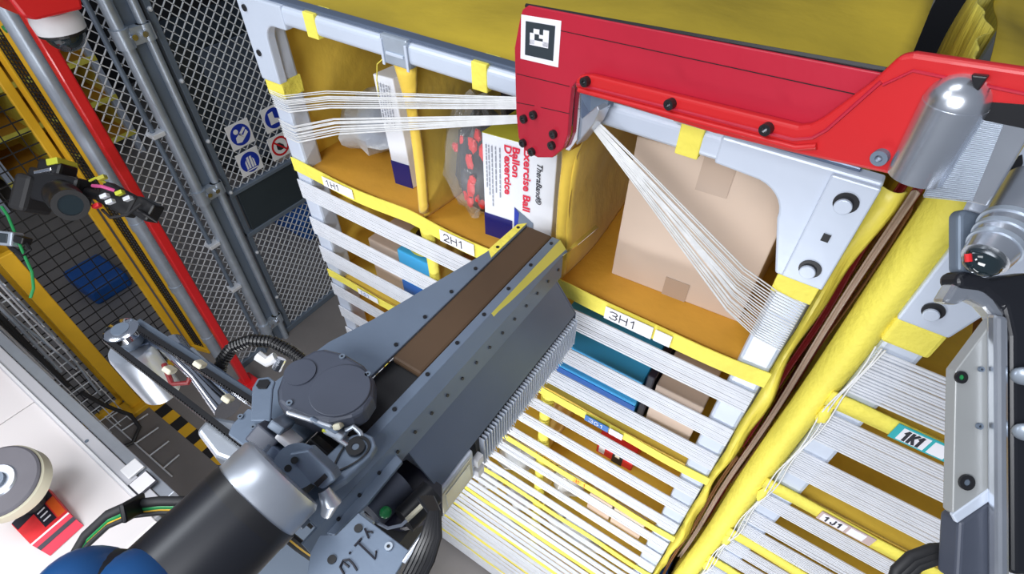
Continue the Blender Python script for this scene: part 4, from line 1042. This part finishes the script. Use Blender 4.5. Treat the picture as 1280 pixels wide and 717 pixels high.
# floor-level pale objects right of the arm
for (o,mn) in ((0,'rubber'),(6,'ypaint'),(10,'rubber')):
    part('cable',MB().tube([atd(352+o,668,.60),atd(372+o,684,.60),atd(395+o,700,.60)],.004,8),mn,ch,smooth=True)
single('grey_bag_slab',MB().box((-.80,-.02,-1.55),(-.50,.24,-1.2)),'galvd','grey slab standing in for a grey-green bag under the robot arm','case',bev=.03)  # plain slab added in place of a grey-green bag
single('slab_stand',MB().box((-.75,.03,FLOOR),(-.55,.19,-1.55)),'white','pale pedestal carrying the grey slab under the arm','stand',bev=.01)

# ================================================================== RED HOOK TOOL + robot 2
P0=at(700,150,1,.566); nh=V((math.sin(math.radians(14)),math.cos(math.radians(14)),0))
def hp(px,py,o=0): p=onpl(px,py,P0,nh); return p-nh*o       # o = towards the viewer
ht=thing('hook_tool','red sheet metal hook tool pulling the elastic cords aside at the top','hook tool',hp(860,110))
plate=[(650,22),(653,12),(660,7),(1104,92),(1012,168),(760,104),(738,96),(722,100),(714,110),(711,140),(709,170),(703,186),(690,197),(672,197),(656,188),(648,172),(645,140),(643,60)]
hpz=part('hook_plate',MB().prism([hp(*p_) for p_ in plate],nh*.008),'redm',ht,bev=.0012)
part('plate_edge',MB().tube([hp(655,8,-.004),hp(1104,90,-.004)],.0028,6),'black',ht)
for (a_,b_) in (((700,38),(1090,122)),((646,92),(712,108)),((646,128),(668,132)),((676,134),(712,142))):
    part('etched_line',MB().tube([hp(*a_,.0002),hp(*b_,.0002)],.0005,4),'black',hpz)
for (px,py) in ((656,148),(668,143),(693,167),(691,181),(655,178),(666,189)):
    c=hp(px,py); bolt(hpz,c,-nh,.0058,.005)
# marker
u_=(hp(700,25)-hp(652,18)).normalized()
mk=[hp(652,18),hp(702,26),hp(698,84),hp(651,73)]
ML=lambda u,v,o=.0008: (mk[0].lerp(mk[1],u)).lerp(mk[3].lerp(mk[2],u),v)-nh*o
def mq(u0,u1,v0,v1,o): return MB().prism([ML(u0,v0,o),ML(u1,v0,o),ML(u1,v1,o),ML(u0,v1,o)],-nh*.0004)
fm=part('marker_label',mq(0,1,0,1,.0002),'tag',ht,label='square white and dark tracking marker')
part('marker_field',mq(.13,.87,.12,.88,.0008),'slate',fm)
m=MB()
for q_ in ((.35,.50,.25,.36),(.26,.38,.35,.60),(.60,.74,.24,.60),(.26,.74,.50,.62),(.50,.60,.36,.44)):
    m2=mq(*q_,.0014); m.add(m2.v,m2.f)
part('marker_pattern',m,'tag',fm)
# aluminium liner of the hook, seen behind the plate
part('hook_liner',MB().prism([hp(*p_,-.009) for p_ in ((712,112),(720,108),(719,150),(716,178),(706,192),(700,190),(709,170))],nh*.02),'chrome',ht,bev=.001)
part('hook_throat',MB().prism([hp(*p_,-.028) for p_ in ((716,114),(742,122),(740,145),(716,160))],nh*.012),'galvd',ht,bev=.001)
part('hook_finger',MB().prism([hp(*p_,-.012) for p_ in ((714,156),(738,136),(741,142),(733,160),(712,186))],nh*.022),'alu',ht,bev=.0015)
# ridge bracket
rid=[(728,96),(734,90),(746,90),(1006,152),(1020,150),(1034,143),(1098,96),(1132,64),(1150,61),(1300,82),(1300,150),(1212,128),(1190,116),(1176,120),(1134,215),(1000,186),(900,162),(734,112),(727,105)]
rbk=part('red_bracket',MB().prism([hp(*p_,.012) for p_ in rid],nh*.010),'redb',ht,bev=.004,segs=3)
part('bracket_groove',MB().tube([hp(730,101,.0125),hp(1000,168,.0125),hp(1024,166,.0125),hp(1042,156,.0125),hp(1110,96,.0125)],.0016,6),'redm',rbk,smooth=True)
part('bracket_ridge',MB().tube([hp(733,108,.013),hp(1004,178,.013),hp(1030,176,.013)],.0030,10),'redb',rbk,smooth=True)
part('bracket_crease',MB().tube([hp(1112,100,.0125),hp(1150,82,.0128),hp(1300,112,.0128)],.0012,6),'redm',rbk,smooth=True)
for (px,py) in ((743,97),(849,124),(969,154)): bolt(rbk,hp(px,py,.012),-nh,.0055,.007)
bolt(rbk,hp(1110,188,.012),-nh,.0062,.006,'galvd','chrome')
part('black_clamp',MB().prism([hp(*p_,.016) for p_ in ((1227,82),(1248,84),(1240,96),(1226,116),(1218,118),(1229,96))],-nh*.006),'black',rbk,bev=.001)
part('black_flange',MB().prism([hp(*p_,.013) for p_ in ((1212,118),(1300,124),(1300,155),(1225,140))],nh*.004),'black',rbk)  # separate black flange piece on the red bracket

# robot 2 wrist (right edge)
w2=thing('robot_wrist','machined aluminium robot wrist holding the red hook tool at the right edge','robot arm',atd(1240,300,.42))
d2=.44
def prism2(pts,d,dep,m_,name,bev=.003,par=None,segs=3): return part(name,MB().prism([atd(px,py,d) for px,py in pts],-rb_*dep),m_,par or w2,bev=bev,segs=segs)
def dpt(px,py,o=.014): return hp(px,py,o)
hcA,hcB=dpt(1202,122,.012),dpt(1152,212,.012)
part('rounded_saddle',MB().tube([hcA,hcB],[.020,.019],40),'alum',w2,smooth=True)
part('saddle_cap',MB().ball(hcA,.0198,.0198,.0198,n=28),'alum',w2,smooth=True)
rib=[(1216,128),(1300,150),(1240,250),(1218,244),(1160,238)]
rs=part('ribbed_plate',MB().prism([hp(*p_,.012) for p_ in rib],nh*.012),'alum',w2,bev=.001)
m=MB()
for k in range(44):
    t=k/43; a=hp(1212-(1212-1162)*t,138+(238-138)*t,.0125); b=hp(1262-40*t,146+(244-146)*t,.0125)
    m.tube([a,b],.0003,4)
part('machining_rib',m,'galv',rs)
prism2([(1300,150),(1218,250),(1212,262),(1234,272),(1262,268),(1300,262)],.415,.008,'frame','side_arm',.002)
prism2([(1270,196),(1279,192),(1280,204),(1268,226),(1256,236),(1253,228),(1258,212)],.4145,.002,'black','slot',.001)
prism2([(1199,268),(1206,260),(1232,268),(1262,268),(1262,340),(1206,346),(1199,338)],.41,.012,'galvd','grey_block',.004)
jA,jB=atd(1231,324,.385),atd(1300,238,.40)
part('joint_barrel',MB().tube([jA,jB],[.0145,.024],40),'alum',w2,smooth=True)
jd=(jB-jA).normalized()
part('barrel_rib',MB().ring(jA+jd*.012,jd,.010,.0172,.004,40).ring(jA+jd*.022,jd,.010,.0185,.004,40).ring(jA+jd*.032,jd,.010,.020,.004,40),'galv',w2)
part('joint_mouth',MB().ball(jA-jd*.002,.0125,.0125,.010,n=24),'glass',w2,smooth=True)
part('red_seal',MB().tube([atd(1210,317,.372),atd(1211,327,.372)],.0022,8),'redp',w2,smooth=True)
prism2([(1197,346),(1208,338),(1240,348),(1300,340),(1300,720),(1266,720),(1264,420),(1256,384),(1232,364),(1199,360)],.40,.02,'arm','forearm_shell',.005)
part('elbow_flange',MB().prism([atd(px,py,.403) for px,py in ((1180,378),(1196,352),(1216,352),(1240,364),(1258,392),(1262,430),(1250,430),(1246,400),(1232,384),(1212,374),(1196,382))],-rb_*.014),'alum',w2,bev=.003)
part('elbow_rim',MB().prism([atd(px,py,.395) for px,py in ((1246,392),(1262,396),(1264,740),(1248,740))],-rb_*.01),'alum',w2,bev=.003)
fp_=prism2([(1195,463),(1246,395),(1249,400),(1247,602),(1196,645),(1191,640)],.405,.010,'plate','flat_plate',.001)
prism2([(1191,643),(1247,603),(1247,620),(1197,654)],.404,.004,'frame','plate_edge',.001)
for (px,py,r,a_,b_) in ((1200,471,.0046,'black','green'),(1207,602,.0058,'black','galvd'),(1225,461,.0020,'galvd','black'),(1223,532,.0024,'galvd','black')):
    bolt(fp_,atd(px,py,.4045),rb_,r,.002,a_,b_,'screw')
prism2([(1200,652),(1246,618),(1250,730),(1196,730)],.405,.02,'cover','lower_shell',.003)
for (px,py,r) in ((1280,470,.008),(1282,540,.008)): part('shell_knob',MB().ball(atd(px,py,.395),r,r*.6,r,n=16),'galv',w2,smooth=True)
for k in range(3):
    pts=[atd(px+k*5,py+k*6,.44) for px,py in ((1112,742),(1120,712),(1138,695),(1165,685),(1205,683))]
    part('hose_loop',MB().tube(pts,.0042,10),'rubber',w2,smooth=True)

# ================================================================== LIGHT
def area(name,loc,tgt,size,power,col=(1,1,1),sy=None):
    l=bpy.data.lights.new(name,'AREA'); l.energy=power; l.size=size; l.color=col
    if sy: l.shape='RECTANGLE'; l.size_y=sy
    o=bpy.data.objects.new(name,l); C.objects.link(o); o.location=loc
    o.rotation_euler=(V(tgt)-V(loc)).to_track_quat('-Z','Y').to_euler(); return o
area('front_fill',(-.22,-.9,.35),(-.35,.6,-.8),1.0,26,(.95,.97,1),.6)  # added fill from the camera side, brightens the pod front and bins
area('ceiling_light',(-.9,.2,1.6),(-.9,.6,-1.0),1.0,8,(.93,.96,1),.5)
area('ceiling_light',(-1.6,-.6,1.0),(-2.3,.8,-2.2),.9,19,(.9,.95,1),.5)
area('station_light',(-.15,-.45,-1.5),(-.5,.65,-1.9),.8,20,(.97,.98,1),.25)
area('table_light',(-1.7,-.7,-.7),(-1.8,-.2,-1.6),.8,7,(1,.97,.97),.4)
wd_=bpy.data.worlds.new('w'); bpy.context.scene.world=wd_; wd_.use_nodes=True
wd_.node_tree.nodes['Background'].inputs[0].default_value=(.62,.70,.85,1); wd_.node_tree.nodes['Background'].inputs[1].default_value=.30

# ================================================================== CAMERA
cam=bpy.data.cameras.new('camera'); co=bpy.data.objects.new('camera',cam); C.objects.link(co)
cam.sensor_width=36; cam.lens=F/1280*36; cam.clip_start=.02; cam.clip_end=50
co.matrix_world=R.to_4x4()
bpy.context.scene.camera=co
for o in bpy.context.scene.objects:
    if o.parent is None: o.location.z -= FLOOR
sc=bpy.context.scene
sc.view_settings.view_transform='Standard'; sc.view_settings.look='None'; sc.view_settings.gamma=1; sc.view_settings.exposure=0
try: sc.view_settings.use_curve_mapping=False
except Exception: pass
